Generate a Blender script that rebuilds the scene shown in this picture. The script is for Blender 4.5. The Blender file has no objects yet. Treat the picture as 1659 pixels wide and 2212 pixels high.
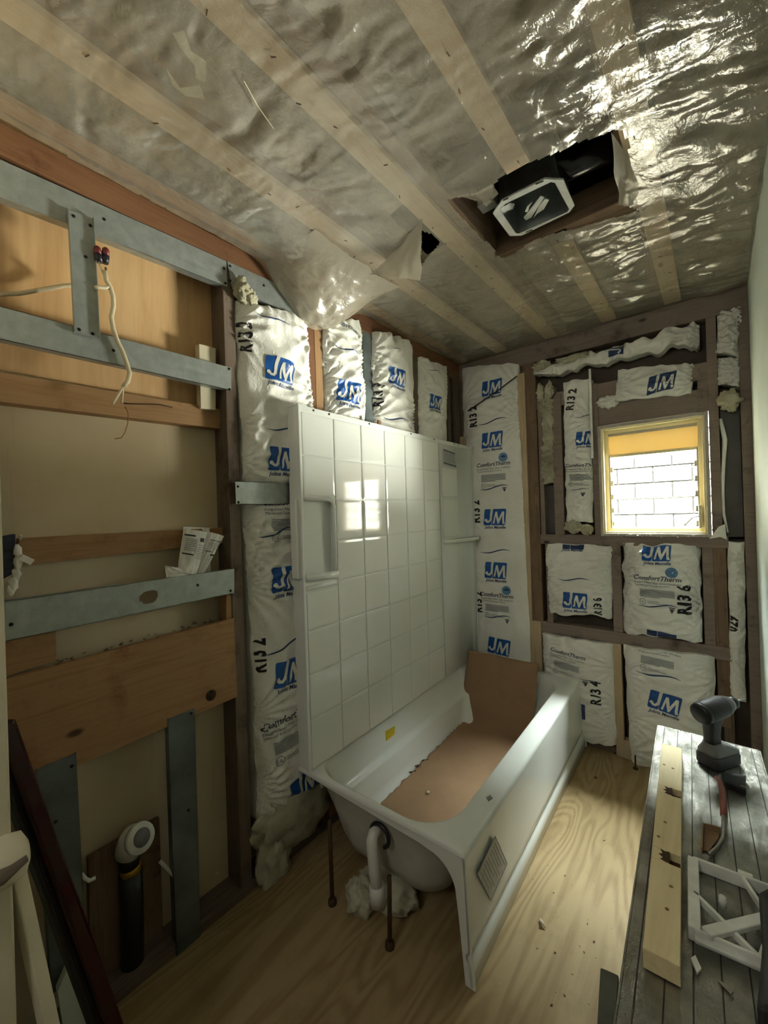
import bpy, bmesh, math, random
import numpy as np
from mathutils import Vector, Matrix, noise
from mathutils.geometry import tessellate_polygon

SC = bpy.context.scene
COL = SC.collection

# ------------------------------------------------------------------ camera
IMG_W, IMG_H, FPX = 1659.0, 2212.0, 880.0
CAM_H = 1.413
def _basis():
    y = Vector((1548 - IMG_W/2, 1085 - IMG_H/2, FPX)).normalized()
    r = math.radians(1.9)
    up = Vector((-math.sin(r), -math.cos(r), 0))
    z = (up - y*up.dot(y)).normalized()
    return y.cross(z), y, z                   # world axes in (right, down, forward)
AX, AY, AZ = _basis()
cam_data = bpy.data.cameras.new('camera')
cam = bpy.data.objects.new('camera', cam_data)
COL.objects.link(cam)
cam_data.sensor_fit = 'VERTICAL'
cam_data.sensor_height = 24.0
cam_data.lens = 24.0*FPX/IMG_H
cam_data.clip_start = 0.02
R = Matrix(((AX[0], -AX[1], -AX[2]), (AY[0], -AY[1], -AY[2]), (AZ[0], -AZ[1], -AZ[2])))
cam.matrix_world = Matrix.Translation((0, 0, CAM_H)) @ R.to_4x4()
SC.camera = cam

# ------------------------------------------------------------------ daylight
world = bpy.data.worlds.new('world'); SC.world = world
world.use_nodes = True
bg = world.node_tree.nodes['Background']
bg.inputs['Color'].default_value = (0.86, 0.93, 1.0, 1)
bg.inputs['Strength'].default_value = 0.6

def light(name, kind, loc, aim, energy, color, **kw):
    l = bpy.data.lights.new(name, kind); l.energy = energy; l.color = color
    for k, v in kw.items(): setattr(l, k, v)
    o = bpy.data.objects.new(name, l); COL.objects.link(o)
    o.location = loc
    o.rotation_euler = (Vector(aim) - Vector(loc)).to_track_quat('-Z', 'Y').to_euler()
    return o
light('sun', 'SUN', (0, -4, 9), (0.9, 1.5, 0), 75.0, (1.0, 0.965, 0.88), angle=0.01)
# daylight reaching the window: bounce off the sunlit ground, and open sky
light('ground_bounce', 'AREA', (0.65, 4.7, 0.70), (-0.75, 1.6, 1.95), 900.0, (1.0, 0.95, 0.84), shape='RECTANGLE', size=2.2, size_y=0.7)
light('sky_light', 'AREA', (-0.25, 3.35, 2.75), (-0.3, 2.62, 1.5), 330.0, (0.93, 1.0, 0.99), shape='RECTANGLE', size=1.2, size_y=0.6)
light('rear_fill_light', 'AREA', (-0.5, -1.2, 2.3), (-0.7, 0.8, 1.2), 3.5, (1.0, 0.96, 0.90), shape='DISK', size=0.5)  # added soft fill behind the camera, not a known lamp

SC.view_settings.view_transform = 'Standard'
SC.view_settings.look = 'None'
SC.view_settings.exposure = 1.05
SC.view_settings.gamma = 1.0
SC.view_settings.use_curve_mapping = False

# ------------------------------------------------------------------ pixel -> plane
def ray(u, v):
    d = Vector((u - IMG_W/2, v - IMG_H/2, FPX))
    return Vector((AX.dot(d), AY.dot(d), AZ.dot(d)))
def on_x(u, v, x):
    d = ray(u, v); return d*(x/d[0]) + Vector((0, 0, CAM_H))
def on_y(u, v, y):
    d = ray(u, v); return d*(y/d[1]) + Vector((0, 0, CAM_H))
def on_z(u, v, z):
    d = ray(u, v); return d*((z - CAM_H)/d[2]) + Vector((0, 0, CAM_H))

# ------------------------------------------------------------------ materials
def S(r, g, b):
    f = lambda c: (c/255/12.92) if c/255 <= 0.04045 else ((c/255 + 0.055)/1.055)**2.4
    return (f(r), f(g), f(b), 1.0)

class NT:
    def __init__(self, name):
        self.m = bpy.data.materials.new(name); self.m.use_nodes = True
        self.t = self.m.node_tree; self.n = self.t.nodes; self.l = self.t.links
        self.p = self.n['Principled BSDF']; self.out = self.n['Material Output']
        self.co = None
    def add(self, ty, **kw):
        n = self.n.new(ty)
        for k, v in kw.items():
            if k.startswith('i_'): n.inputs[k[2:].replace('_', ' ')].default_value = v
            else: setattr(n, k, v)
        return n
    def coord(self, scale=(1, 1, 1), rot=(0, 0, 0)):
        if self.co is None: self.co = self.add('ShaderNodeTexCoord')
        mp = self.add('ShaderNodeMapping'); mp.inputs['Scale'].default_value = scale; mp.inputs['Rotation'].default_value = rot
        self.l.new(self.co.outputs['Object'], mp.inputs['Vector']); return mp.outputs['Vector']
    def noise(self, vec, scale=5, detail=4, rough=0.55, dist=0):
        n = self.add('ShaderNodeTexNoise'); n.inputs['Scale'].default_value = scale; n.inputs['Detail'].default_value = detail
        n.inputs['Roughness'].default_value = rough; n.inputs['Distortion'].default_value = dist
        self.l.new(vec, n.inputs['Vector']); return n.outputs['Fac']
    def ramp(self, fac, stops):
        r = self.add('ShaderNodeValToRGB')
        e = r.color_ramp.elements
        while len(e) < len(stops): e.new(0.5)
        for k, (pos, col) in enumerate(stops): e[k].position = pos; e[k].color = col
        self.l.new(fac, r.inputs['Fac']); return r.outputs['Color']
    def math(self, op, a, b=None, c=None):
        n = self.add('ShaderNodeMath', operation=op)
        for k, v in enumerate((a, b, c)):
            if v is None: continue
            if isinstance(v, (int, float)): n.inputs[k].default_value = v
            else: self.l.new(v, n.inputs[k])
        return n.outputs[0]
    def mix(self, fac, a, b, blend='MIX'):
        n = self.add('ShaderNodeMix', data_type='RGBA', blend_type=blend)
        for k, v in ((0, fac), (6, a), (7, b)):
            if isinstance(v, (int, float)): n.inputs[k].default_value = v
            elif isinstance(v, tuple): n.inputs[k].default_value = v
            else: self.l.new(v, n.inputs[k])
        return n.outputs[2]
    def base(self, c):
        if isinstance(c, tuple): self.p.inputs['Base Color'].default_value = c
        else: self.l.new(c, self.p.inputs['Base Color'])
    def rough(self, r):
        if isinstance(r, (int, float)): self.p.inputs['Roughness'].default_value = r
        else: self.l.new(r, self.p.inputs['Roughness'])
    def bump(self, h, strength=0.3, dist=0.01):
        b = self.add('ShaderNodeBump'); b.inputs['Strength'].default_value = strength; b.inputs['Distance'].default_value = dist
        self.l.new(h, b.inputs['Height']); self.l.new(b.outputs['Normal'], self.p.inputs['Normal']); return b.outputs['Normal']

def plain(name, col, rough=0.5, metal=0.0, var=0.12, scale=14, bump=0.0, spec=0.5, bscale=60):
    t = NT(name); v = t.coord()
    n = t.noise(v, scale, 5)
    dark = tuple(c*(1 - var*2) for c in col[:3]) + (1,); lite = tuple(min(1, c*(1 + var)) for c in col[:3]) + (1,)
    t.base(t.ramp(n, [(0.3, dark), (0.7, lite)])); t.rough(rough)
    t.p.inputs['Metallic'].default_value = metal; t.p.inputs['Specular IOR Level'].default_value = spec
    if bump: t.bump(t.noise(v, bscale, 4), bump, 0.004)
    return t.m

def wood(name, a, b, axis, rough=0.65, grain=9, knots=True, bump=0.25, stain=None):
    t = NT(name)
    k = [grain*5.5]*3; k[axis] = grain*0.35
    v = t.coord(tuple(k)); n = t.noise(v, 1.0, 6, 0.6, 0.6)
    c = t.ramp(n, [(0.28, a), (0.52, b), (0.75, tuple(x*0.82 + y*0.1 for x, y in zip(a, b))[:3] + (1,))])
    big = t.noise(t.coord((3, 3, 3)), 1.0, 3)
    c = t.mix(t.math('MULTIPLY', big, 0.55), c, tuple(x*0.55 for x in a[:3]) + (1,))
    if stain:
        s2 = t.noise(t.coord((5, 5, 5)), 1.3, 5, 0.7)
        c = t.mix(t.ramp(s2, [(0.55, (0, 0, 0, 1)), (0.72, (1, 1, 1, 1))]), c, stain)
    if knots:
        kk = [2.6]*3; kk[axis] = 1.3
        vo = t.add('ShaderNodeTexVoronoi'); vo.inputs['Scale'].default_value = 2.2
        t.l.new(t.coord(tuple(kk)), vo.inputs['Vector'])
        c = t.mix(t.ramp(vo.outputs['Distance'], [(0.035, (1, 1, 1, 1)), (0.075, (0, 0, 0, 1))]), c, tuple(x*0.22 for x in a[:3]) + (1,))
    t.base(c); t.rough(rough); t.p.inputs['Specular IOR Level'].default_value = 0.3
    t.bump(n, bump, 0.003)
    return t.m

M = {}
for ax, nm in enumerate('xyz'):
    M['old_'+nm] = wood('old_stud_wood_'+nm, S(104, 84, 66), S(138, 113, 90), ax, 0.8, stain=S(70, 55, 44))
    M['dark_'+nm] = wood('weathered_wood_'+nm, S(92, 78, 66), S(124, 108, 94), ax, 0.85, stain=S(66, 54, 46))
    M['new_'+nm] = wood('pine_'+nm, S(180, 156, 124), S(204, 182, 150), ax, 0.6)
    M['mid_'+nm] = wood('aged_pine_'+nm, S(150, 112, 74), S(176, 138, 96), ax, 0.6, stain=S(128, 90, 56))
    M['red_'+nm] = wood('brown_fir_'+nm, S(108, 72, 48), S(132, 92, 62), ax, 0.6, stain=S(78, 48, 30))
M['beam'] = wood('grey_brown_beam', S(128, 112, 102), S(150, 134, 122), 0, 0.8, stain=S(86, 72, 63))

def galv(name, axis):
    t = NT(name); k = [60, 60, 60]; k[axis] = 4
    n = t.noise(t.coord(tuple(k)), 1, 4); sp = t.noise(t.coord((9, 9, 9)), 3, 5, 0.7)
    c = t.ramp(sp, [(0.25, S(152, 158, 154)), (0.75, S(184, 190, 186))]); t.base(c)
    t.p.inputs['Metallic'].default_value = 0.75
    t.rough(t.math('ADD', t.math('MULTIPLY', n, 0.25), 0.34)); t.bump(n, 0.08, 0.002)
    return t.m
M['galv_y'] = galv('galvanised_steel_y', 1); M['galv_z'] = galv('galvanised_steel_z', 2)
M['galv_stain'] = plain('stained_galvanised_steel', S(120, 130, 130), 0.45, 0.6, 0.2, 7)
M['screw'] = plain('dark_screw', S(40, 38, 36), 0.4, 0.8)
M['acrylic'] = plain('white_acrylic', S(226, 228, 222), 0.09, 0, 0.01, 3)
M['tile'] = plain('white_moulded_tile', S(228, 229, 222), 0.075, 0, 0.01, 3)
M['fibre_white'] = plain('rough_white_fibreglass', S(200, 198, 188), 0.55, 0, 0.06, 12, 0.3)
M['drywall'] = plain('pale_green_drywall', S(206, 216, 206), 0.75, 0, 0.03, 6, 0.05)
M['cream'] = plain('cream_paint', S(206, 196, 168), 0.6, 0, 0.05, 5, 0.1)
M['panel'] = None
M['black'] = plain('black_plastic', S(30, 30, 32), 0.42, 0, 0.1)
M['tool_black'] = plain('black_tool_plastic', S(52, 50, 52), 0.5, 0, 0.1, 40, 0.2)
M['tool_grey'] = plain('grey_tool_plastic', S(120, 120, 118), 0.4, 0, 0.1)
M['pvc'] = plain('white_pvc', S(222, 222, 214), 0.3, 0, 0.02)
M['brass'] = plain('yellow_brass_ring', S(190, 150, 40), 0.35, 0.4)
M['cable'] = plain('cream_cable_sheath', S(206, 192, 160), 0.5, 0, 0.06)
M['copper_wire'] = plain('brown_bare_wire', S(150, 110, 66), 0.45, 0.5)
M['nut_red'] = plain('dark_red_wire_nut', S(110, 34, 34), 0.4)
M['nut_black'] = plain('dark_blue_wire_nut', S(28, 26, 38), 0.4)
M['paper'] = plain('white_paper', S(228, 226, 220), 0.7, 0, 0.04, 30)
M['ink'] = plain('black_print', S(26, 27, 30), 0.5, 0, 0.05)
M['ink_grey'] = plain('grey_print', S(148, 150, 150), 0.5, 0, 0.05)
M['ink_dark'] = plain('dark_grey_print', S(74, 80, 90), 0.5, 0, 0.05)
M['ink_blue'] = plain('blue_print', S(18, 84, 160), 0.4, 0, 0.05)
M['ink_navy'] = plain('navy_print', S(38, 60, 104), 0.4, 0, 0.05)
M['ink_white'] = plain('white_print', S(226, 224, 212), 0.4, 0, 0.02)
M['ink_globe'] = plain('pale_blue_print', S(92, 134, 172), 0.4, 0, 0.05)
M['yellow'] = plain('yellow_sticker', S(216, 188, 30), 0.5)
M['label'] = plain('silver_grey_label', S(176, 178, 176), 0.4, 0, 0.1, 50)
M['cardboard'] = plain('brown_cardboard', S(152, 121, 90), 0.8, 0, 0.06, 8, 0.1)
M['rod'] = plain('rusty_stake', S(72, 50, 26), 0.8, 0, 0.2, 20)
M['foam'] = plain('pale_foam', S(186, 182, 158), 0.8, 0, 0.1, 20, 0.5)
M['fan_metal'] = plain('bright_sheet_metal', S(190, 194, 196), 0.36, 0.9, 0.15, 10)
M['fan_white'] = plain('white_enamelled_flange', S(244, 247, 245), 0.35)
M['duct'] = plain('black_shiny_duct', S(60, 60, 62), 0.2, 0.8)
M['lever_red'] = plain('dark_red_gloss_paint', S(46, 8, 10), 0.1, 0, 0.1)
M['handle_red'] = plain('faded_red_grip', S(140, 80, 64), 0.5)
M['steel'] = plain('bare_steel', S(150, 146, 136), 0.35, 0.8)
M['frame_white'] = plain('white_plastic_frame', S(240, 241, 234), 0.4)
M['tarpaper'] = plain('dark_building_paper', S(96, 92, 88), 0.7, 0, 0.15, 6, 0.3)
M['void'] = plain('near_black_attic_wood', S(44, 36, 30), 0.9)  # near-black brown
M['win_wood'] = plain('yellowed_window_paint', S(238, 224, 180), 0.5, 0, 0.05, 8)
M['win_panel'] = plain('tan_window_panel', S(232, 208, 150), 0.6, 0, 0.05, 6)
_p = NT('glow_through_yellow_panel')  # translucency added so daylight from outside makes the panel glow
_d = _p.add('ShaderNodeBsdfDiffuse'); _d.inputs[0].default_value = S(236, 216, 160)
_t = _p.add('ShaderNodeBsdfTranslucent'); _t.inputs[0].default_value = S(240, 222, 170)
_m = _p.add('ShaderNodeMixShader'); _m.inputs[0].default_value = 0.09
_p.l.new(_d.outputs[0], _m.inputs[1]); _p.l.new(_t.outputs[0], _m.inputs[2]); _p.l.new(_m.outputs[0], _p.out.inputs[0])
M['win_panel'] = _p.m
M['win_grey'] = plain('grey_window_casing', S(176, 168, 154), 0.7, 0, 0.08, 20)
M['alu'] = plain('aluminium_channel', S(186, 180, 158), 0.4, 0.6)
M['block'] = plain('white_painted_block', S(236, 234, 228), 0.85, 0, 0.05, 30, 0.3)
M['joint_shade'] = plain('joint_shade_near_black', S(22, 22, 21), 0.9)  # near black: shade in the gaps between blocks is put into this colour
M['ground'] = plain('pale_concrete_yard', S(196, 190, 176), 0.9, 0, 0.08, 4)
M['sheath'] = plain('old_board_sheathing', S(92, 82, 72), 0.85, 0, 0.15, 6)
M['olive'] = plain('olive_grey_plastic', S(92, 94, 82), 0.5)

t = NT('clear_louvre_glass')                                # thin glass: lets the light through, mirrors a little
tr = t.add('ShaderNodeBsdfTransparent'); tr.inputs[0].default_value = (0.93, 0.96, 0.95, 1)
gl = t.add('ShaderNodeBsdfGlossy'); gl.inputs['Roughness'].default_value = 0.03
mx = t.add('ShaderNodeMixShader'); mx.inputs[0].default_value = 0.10
t.l.new(tr.outputs[0], mx.inputs[1]); t.l.new(gl.outputs[0], mx.inputs[2]); t.l.new(mx.outputs[0], t.out.inputs[0])
M['glass'] = t.m

t = NT('wall_board_tan')
n = t.noise(t.coord((2, 2, 2)), 1.2, 4); st = t.noise(t.coord((26, 26, 1.5)), 1.0, 4, 0.7)
c = t.ramp(n, [(0.3, S(186, 166, 132)), (0.7, S(206, 190, 160))])
c = t.mix(t.math('MULTIPLY', t.ramp(st, [(0.6, (0, 0, 0, 1)), (0.75, (1, 1, 1, 1))]), 0.25), c, S(140, 106, 70)); t.base(c); t.rough(0.7)
M['panel'] = t.m
t = NT('wall_board_orange_ply')
n = t.noise(t.coord((18, 18, 1.6)), 1.0, 6, 0.65, 0.5)
c = t.ramp(n, [(0.3, S(190, 148, 98)), (0.6, S(212, 174, 124))]); t.base(c); t.rough(0.6)
M['ply_wall'] = t.m

t = NT('plywood_subfloor')
v = t.coord((3.4, 0.55, 1)); n = t.noise(v, 1.25, 2.5, 0.45, 0.5)
w = t.math('SINE', t.math('MULTIPLY', n, 110.0))
f = t.noise(t.coord((60, 3, 1)), 1.0, 3)
c = t.ramp(t.math('ADD', t.math('MULTIPLY', w, 0.22), t.math('MULTIPLY', f, 0.8)), [(0.0, S(136, 112, 74)), (0.55, S(164, 142, 102))])
dirt = t.noise(t.coord((6, 4, 1)), 1.5, 5, 0.75)
c = t.mix(t.math('MULTIPLY', t.ramp(dirt, [(0.52, (0, 0, 0, 1)), (0.75, (1, 1, 1, 1))]), 0.45), c, S(122, 98, 62))
vo = t.add('ShaderNodeTexVoronoi'); vo.inputs['Scale'].default_value = 2.7; t.l.new(t.coord((2.4, 1.2, 1)), vo.inputs['Vector'])
c = t.mix(t.ramp(vo.outputs['Distance'], [(0.03, (1, 1, 1, 1)), (0.07, (0, 0, 0, 1))]), c, S(98, 70, 40))
t.base(c); t.rough(0.6); t.p.inputs['Specular IOR Level'].default_value = 0.3; t.bump(w, 0.06, 0.002)
M['floor'] = t.m

t = NT('clear_vapour_barrier_plastic')
n1 = t.noise(t.coord((9, 9, 9)), 1.6, 5, 0.6, 0.8)
n2 = t.noise(t.coord((30, 14, 20)), 1.6, 4, 0.6, 1.2)
h = t.math('ADD', t.math('MULTIPLY', n1, 0.7), t.math('MULTIPLY', n2, 0.3))
nb2 = t.add('ShaderNodeBump'); nb2.inputs['Strength'].default_value = 0.4; nb2.inputs['Distance'].default_value = 0.014; t.l.new(h, nb2.inputs['Height'])
tr = t.add('ShaderNodeBsdfTransparent'); tr.inputs[0].default_value = (0.95, 0.93, 0.89, 1)
df = t.add('ShaderNodeBsdfDiffuse'); df.inputs[0].default_value = S(196, 186, 166); t.l.new(nb2.outputs[0], df.inputs['Normal'])
gs = t.add('ShaderNodeBsdfGlossy'); gs.inputs['Roughness'].default_value = 0.16; t.l.new(nb2.outputs[0], gs.inputs['Normal'])
mx = t.add('ShaderNodeMixShader'); t.l.new(t.math('ADD', 0.20, t.math('MULTIPLY', t.noise(t.coord((3, 3, 3)), 1.5, 4), 0.30)), mx.inputs[0])
t.l.new(tr.outputs[0], mx.inputs[1]); t.l.new(df.outputs[0], mx.inputs[2])
fr_ = t.add('ShaderNodeFresnel'); fr_.inputs['IOR'].default_value = 1.5; t.l.new(nb2.outputs[0], fr_.inputs['Normal'])
m2 = t.add('ShaderNodeMixShader'); t.l.new(t.math('MINIMUM', t.math('MULTIPLY', fr_.outputs[0], 1.1), 0.20), m2.inputs[0])
t.l.new(mx.outputs[0], m2.inputs[1]); t.l.new(gs.outputs[0], m2.inputs[2]); t.l.new(m2.outputs[0], t.out.inputs[0])
M['poly'] = t.m
M['poly_thick'] = t.m.copy(); M['poly_thick'].name = 'folded_vapour_barrier_plastic'
_mx = M['poly_thick'].node_tree.nodes[mx.name]
M['poly_thick'].node_tree.links.remove(_mx.inputs[0].links[0]); _mx.inputs[0].default_value = 0.55; M['poly_thick'].node_tree.nodes[gs.name].inputs['Roughness'].default_value = 0.32

t = NT('white_batt_film')
n = t.noise(t.coord((3, 3, 3)), 2, 4); n1 = t.noise(t.coord((24, 24, 24)), 1.4, 5, 0.6, 1.5)
t.base(t.ramp(n, [(0.3, S(226, 224, 214)), (0.7, S(241, 239, 231))])); t.rough(0.36)
t.p.inputs['Specular IOR Level'].default_value = 0.45
t.bump(n1, 0.6, 0.007)
M['film'] = t.m
t = NT('cream_glass_wool')
n = t.noise(t.coord((1, 1, 1)), 40, 8, 0.75); n0 = t.noise(t.coord((1, 1, 1)), 9, 3)
t.base(t.ramp(n0, [(0.3, S(190, 182, 150)), (0.7, S(228, 222, 196))])); t.rough(0.95); t.p.inputs['Specular IOR Level'].default_value = 0.05
t.bump(n, 0.9, 0.02)
M['wool'] = t.m
M['attic_wool'] = plain('grey_brown_attic_insulation', S(132, 122, 104), 0.95, 0, 0.3, 7, 0.8)

t = NT('dull_aluminium_deck')
n = t.noise(t.coord((40, 14, 40)), 1.2, 5, 0.7, 1); n2 = t.noise(t.coord((5, 5, 5)), 2, 4)
t.base(t.ramp(n2, [(0.3, S(112, 110, 102)), (0.7, S(176, 174, 164))])); t.p.inputs['Metallic'].default_value = 0.8
t.rough(t.math('ADD', t.math('MULTIPLY', n, 0.3), 0.25)); t.bump(n, 0.8, 0.006)
M['deck'] = t.m
t = NT('fresh_pine_furring')
n = t.noise(t.coord((50, 3.5, 50)), 1, 5, 0.6, 0.5)
t.base(t.ramp(n, [(0.3, S(226, 204, 154)), (0.7, S(242, 224, 180))])); t.rough(0.6)
M['lumber'] = t.m
# ------------------------------------------------------------------ builders
def tag(o, label=None, cat=None, group=None, kind=None):
    if label: o['label'] = label
    if cat: o['category'] = cat
    if group: o['group'] = group
    if kind: o['kind'] = kind
    return o
def empty(name, loc, label, cat, group=None, kind=None):
    o = bpy.data.objects.new(name, None); COL.objects.link(o); o.location = loc; o.empty_display_size = 0.05
    return tag(o, label, cat, group, kind)

class MB:
    def __init__(self): self.v = []; self.f = []
    def add(self, vs, fs):
        k = len(self.v); self.v += [Vector(p) for p in vs]; self.f += [tuple(i + k for i in f) for f in fs]; return self
    def box(self, lo, hi, tf=None):
        x0, y0, z0 = lo; x1, y1, z1 = hi
        vs = [Vector(p) for p in ((x0,y0,z0),(x1,y0,z0),(x1,y1,z0),(x0,y1,z0),(x0,y0,z1),(x1,y0,z1),(x1,y1,z1),(x0,y1,z1))]
        if tf: vs = [tf(*p) for p in vs]
        return self.add(vs, [(0,3,2,1),(4,5,6,7),(0,1,5,4),(1,2,6,5),(2,3,7,6),(3,0,4,7)])
    def bar(self, p, q, w, h, up=(0, 0, 1)):               # box beam from p to q, w across, h along up
        p = Vector(p); q = Vector(q); d = (q - p).normalized(); s = d.cross(Vector(up)).normalized(); u = s.cross(d)
        vs = [a + s*i*w/2 + u*j*h/2 for a in (p, q) for i, j in ((-1,-1),(1,-1),(1,1),(-1,1))]
        return self.add(vs, [(0,1,2,3),(7,6,5,4),(0,4,5,1),(1,5,6,2),(2,6,7,3),(3,7,4,0)])
    def tube(self, pts, r, n=10, caps=True):
        pts = [Vector(p) for p in pts]; k0 = len(self.v); m = len(pts); prev = None
        for i, p in enumerate(pts):
            d = (pts[min(i+1, m-1)] - pts[max(i-1, 0)]).normalized()
            ref = prev if prev is not None else (Vector((0,0,1)) if abs(d.z) < 0.9 else Vector((1,0,0)))
            s = (ref - d*ref.dot(d)).normalized(); prev = s; u = d.cross(s)
            rr = r[i] if isinstance(r, (list, tuple)) else r
            for k in range(n):
                a = 2*math.pi*k/n; self.v.append(p + (s*math.cos(a) + u*math.sin(a))*rr)
        for i in range(m-1):
            for k in range(n):
                a = k0 + i*n + k; b = k0 + i*n + (k+1) % n
                self.f.append((a, b, b+n, a+n))
        if caps:
            self.f.append(tuple(k0 + k for k in reversed(range(n)))); self.f.append(tuple(k0 + (m-1)*n + k for k in range(n)))
        return self
    def prism(self, poly, off):                             # poly: 3D points (one loop), extruded by off
        off = Vector(off); n = len(poly); p = [Vector(q) for q in poly]
        k = len(self.v); self.v += p + [q + off for q in p]
        for tri in tessellate_polygon([p]):
            self.f.append(tuple(k + i for i in tri)); self.f.append(tuple(k + n + i for i in reversed(tri)))
        for i in range(n):
            j = (i+1) % n; self.f.append((k+i, k+j, k+n+j, k+n+i))
        return self
    def lathe(self, c, axis, prof, n=24):                   # prof: (distance along axis, radius)
        c = Vector(c); ax = Vector(axis).normalized()
        return self.tube([c + ax*h for h, r in prof], [max(r, 1e-4) for h, r in prof], n)
    def build(self, name, mat, parent=None, smooth=False, bevel=0, seg=2, solid=0, base=None):
        o_ = Vector(parent_loc(parent)) if parent is not None else Vector(base or (0, 0, 0))
        me = bpy.data.meshes.new(name); me.from_pydata([p - o_ for p in self.v], [], self.f); me.validate(); me.update()
        bm = bmesh.new(); bm.from_mesh(me); bmesh.ops.recalc_face_normals(bm, faces=bm.faces); bm.to_mesh(me); bm.free()
        if smooth: me.polygons.foreach_set('use_smooth', [True]*len(me.polygons))
        me.materials.append(M[mat] if isinstance(mat, str) else mat)
        o = bpy.data.objects.new(name, me); COL.objects.link(o)
        if parent is not None: o.parent = parent
        else: o.location = o_
        if solid:
            s = o.modifiers.new('solid', 'SOLIDIFY'); s.thickness = solid; s.offset = -1
        if bevel:
            b = o.modifiers.new('bevel', 'BEVEL'); b.width = bevel; b.segments = seg; b.limit_method = 'ANGLE'; b.harden_normals = False
        return o
def parent_loc(o):
    v = Vector(o.location)
    while o.parent: o = o.parent; v = v + Vector(o.location)
    return v
def box(name, lo, hi, mat, parent=None, bevel=0.0015, **kw):
    return MB().box(lo, hi).build(name, mat, parent, bevel=bevel, **kw)

# ------------------------------------------------------------------ numpy noise
_rng = np.random.RandomState(7)
_G = _rng.rand(256, 256)*2 - 1
def vnoise(x, y):
    xi = np.floor(x).astype(int); yi = np.floor(y).astype(int); fx = x - xi; fy = y - yi
    sx = fx*fx*fx*(fx*(fx*6-15)+10); sy = fy*fy*fy*(fy*(fy*6-15)+10)
    g = lambda i, j: _G[i & 255, j & 255]
    return (g(xi,yi)*(1-sx) + g(xi+1,yi)*sx)*(1-sy) + (g(xi,yi+1)*(1-sx) + g(xi+1,yi+1)*sx)*sy
def fbm(x, y, o=4, ridge=False):
    s = 0; a = 1.0; tot = 0
    for k in range(o):
        n = vnoise(x + 17.3*k, y - 9.1*k)
        s = s + a*((1 - 2*np.abs(n)) if ridge else n); tot += a; a *= 0.5; x = x*2.03; y = y*2.03
    return s/tot
def inside(px, py, poly):
    r = np.zeros(px.shape, bool); n = len(poly)
    for i in range(n):
        x0, y0 = poly[i]; x1, y1 = poly[(i+1) % n]
        c = ((y0 > py) != (y1 > py)) & (px < (x1-x0)*(py-y0)/((y1-y0) if y1 != y0 else 1e-9) + x0)
        r ^= c
    return r
def grid_mesh(name, P, mat, parent=None, keep=None, smooth=True, base=None, kind=None):
    ny, nx = P.shape[:2]; idx = np.arange(nx*ny).reshape(ny, nx)
    f = np.stack([idx[:-1,:-1], idx[:-1,1:], idx[1:,1:], idx[1:,:-1]], -1).reshape(-1, 4)
    if keep is not None: f = f[keep.reshape(-1)]
    b = np.array(parent_loc(parent) if parent is not None else (base or (0,0,0)), float)
    used = np.unique(f); rm = np.full(nx*ny, -1); rm[used] = np.arange(len(used))
    me = bpy.data.meshes.new(name); me.from_pydata((P.reshape(-1,3)[used] - b).tolist(), [], rm[f].tolist()); me.update()
    if smooth: me.polygons.foreach_set('use_smooth', [True]*len(me.polygons))
    me.materials.append(M[mat]); o = bpy.data.objects.new(name, me); COL.objects.link(o)
    if parent is not None: o.parent = parent
    else: o.location = b
    return o

XL, YB, XR, ZC = -1.395, 2.60, 0.14, 2.445          # stud faces of the tub wall and window wall, drywall, ceiling
XP, YP = XL - 0.09, YB + 0.09                        # boards behind the studs

# ================================================================== SETTING
fl = MB().box((-1.75, -1.66, -0.03), (0.3, 2.85, 0.0)).build('floor', 'floor'); tag(fl, 'bare plywood subfloor of the gutted bathroom', 'floor', kind='structure')
debris = []
rnd = random.Random(5)

# ---- wall_left : boards, studs, blocking
wl = MB().box((XP - 0.03, -1.6, 0), (XP, YP, 1.83)).build('wall_left', 'panel')
tag(wl, 'open stud wall on the tub side with tan boards behind', 'wall', kind='structure')
box('wall_board', (XP - 0.028, -1.6, 1.83), (XP + 0.002, YP, 2.9), 'ply_wall', wl, 0)
def yz(u, v, x=XL): p = on_x(u, v, x); return p.y, p.z
def stud_l(y0, y1, mat='old_z', z0=0.04, z1=2.36, name='stud', face=XL, dep=0.09):
    return box(name, (face - dep, y0, z0), (face, y1, z1), mat, wl, 0.002)
stud_l(0.13, 0.175)
stud_l(0.806, 0.852, 'dark_z')
stud_l(1.206, 1.246, 'red_z'); stud_l(1.248, 1.292, 'mid_z')
stud_l(2.015, 2.08, 'dark_z'); stud_l(2.42, 2.465, 'dark_z'); stud_l(2.51, 2.60, 'dark_z')
s = stud_l(1.585, 1.65, 'galv_stain'); s['label'] = 'grey steel stud with a punched slot'
box('bottom_plate', (XP, -0.6, 0), (XL, YP, 0.04), 'dark_y', wl, 0.002)
box('top_plate', (XP, -0.6, 2.36), (XL + 0.002, YP, 2.445), 'red_y', wl, 0.003)
box('top_plate', (XP, 0.85, 2.335), (XL - 0.001, YP, 2.36), 'old_y', wl, 0.002)
def block_l(p0, p1, p2, p3, mat, face, name='blocking', dep=None):   # four pixels TL TR BR BL on the plane x = face
    q = [on_x(u, v, face) for u, v in (p0, p1, p2, p3)]
    d = (face - XP) if dep is None else dep
    return MB().prism(q, (-d, 0, 0)).build(name, mat, wl, bevel=0.002)
block_l((-40, 797), (479, 884), (476, 926), (-40, 863), 'mid_y', XL - 0.045)
block_l((430, 742), (466, 752), (466, 886), (434, 882), 'cream', XL - 0.03, 'painted_block', 0.03)
block_l((40, 1163), (493, 1139), (493, 1172), (40, 1222), 'mid_y', XL - 0.055)
block_l((489, 1283), (508, 1278), (508, 1338), (489, 1341), 'mid_z', XL - 0.006, dep=0.05)
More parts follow.
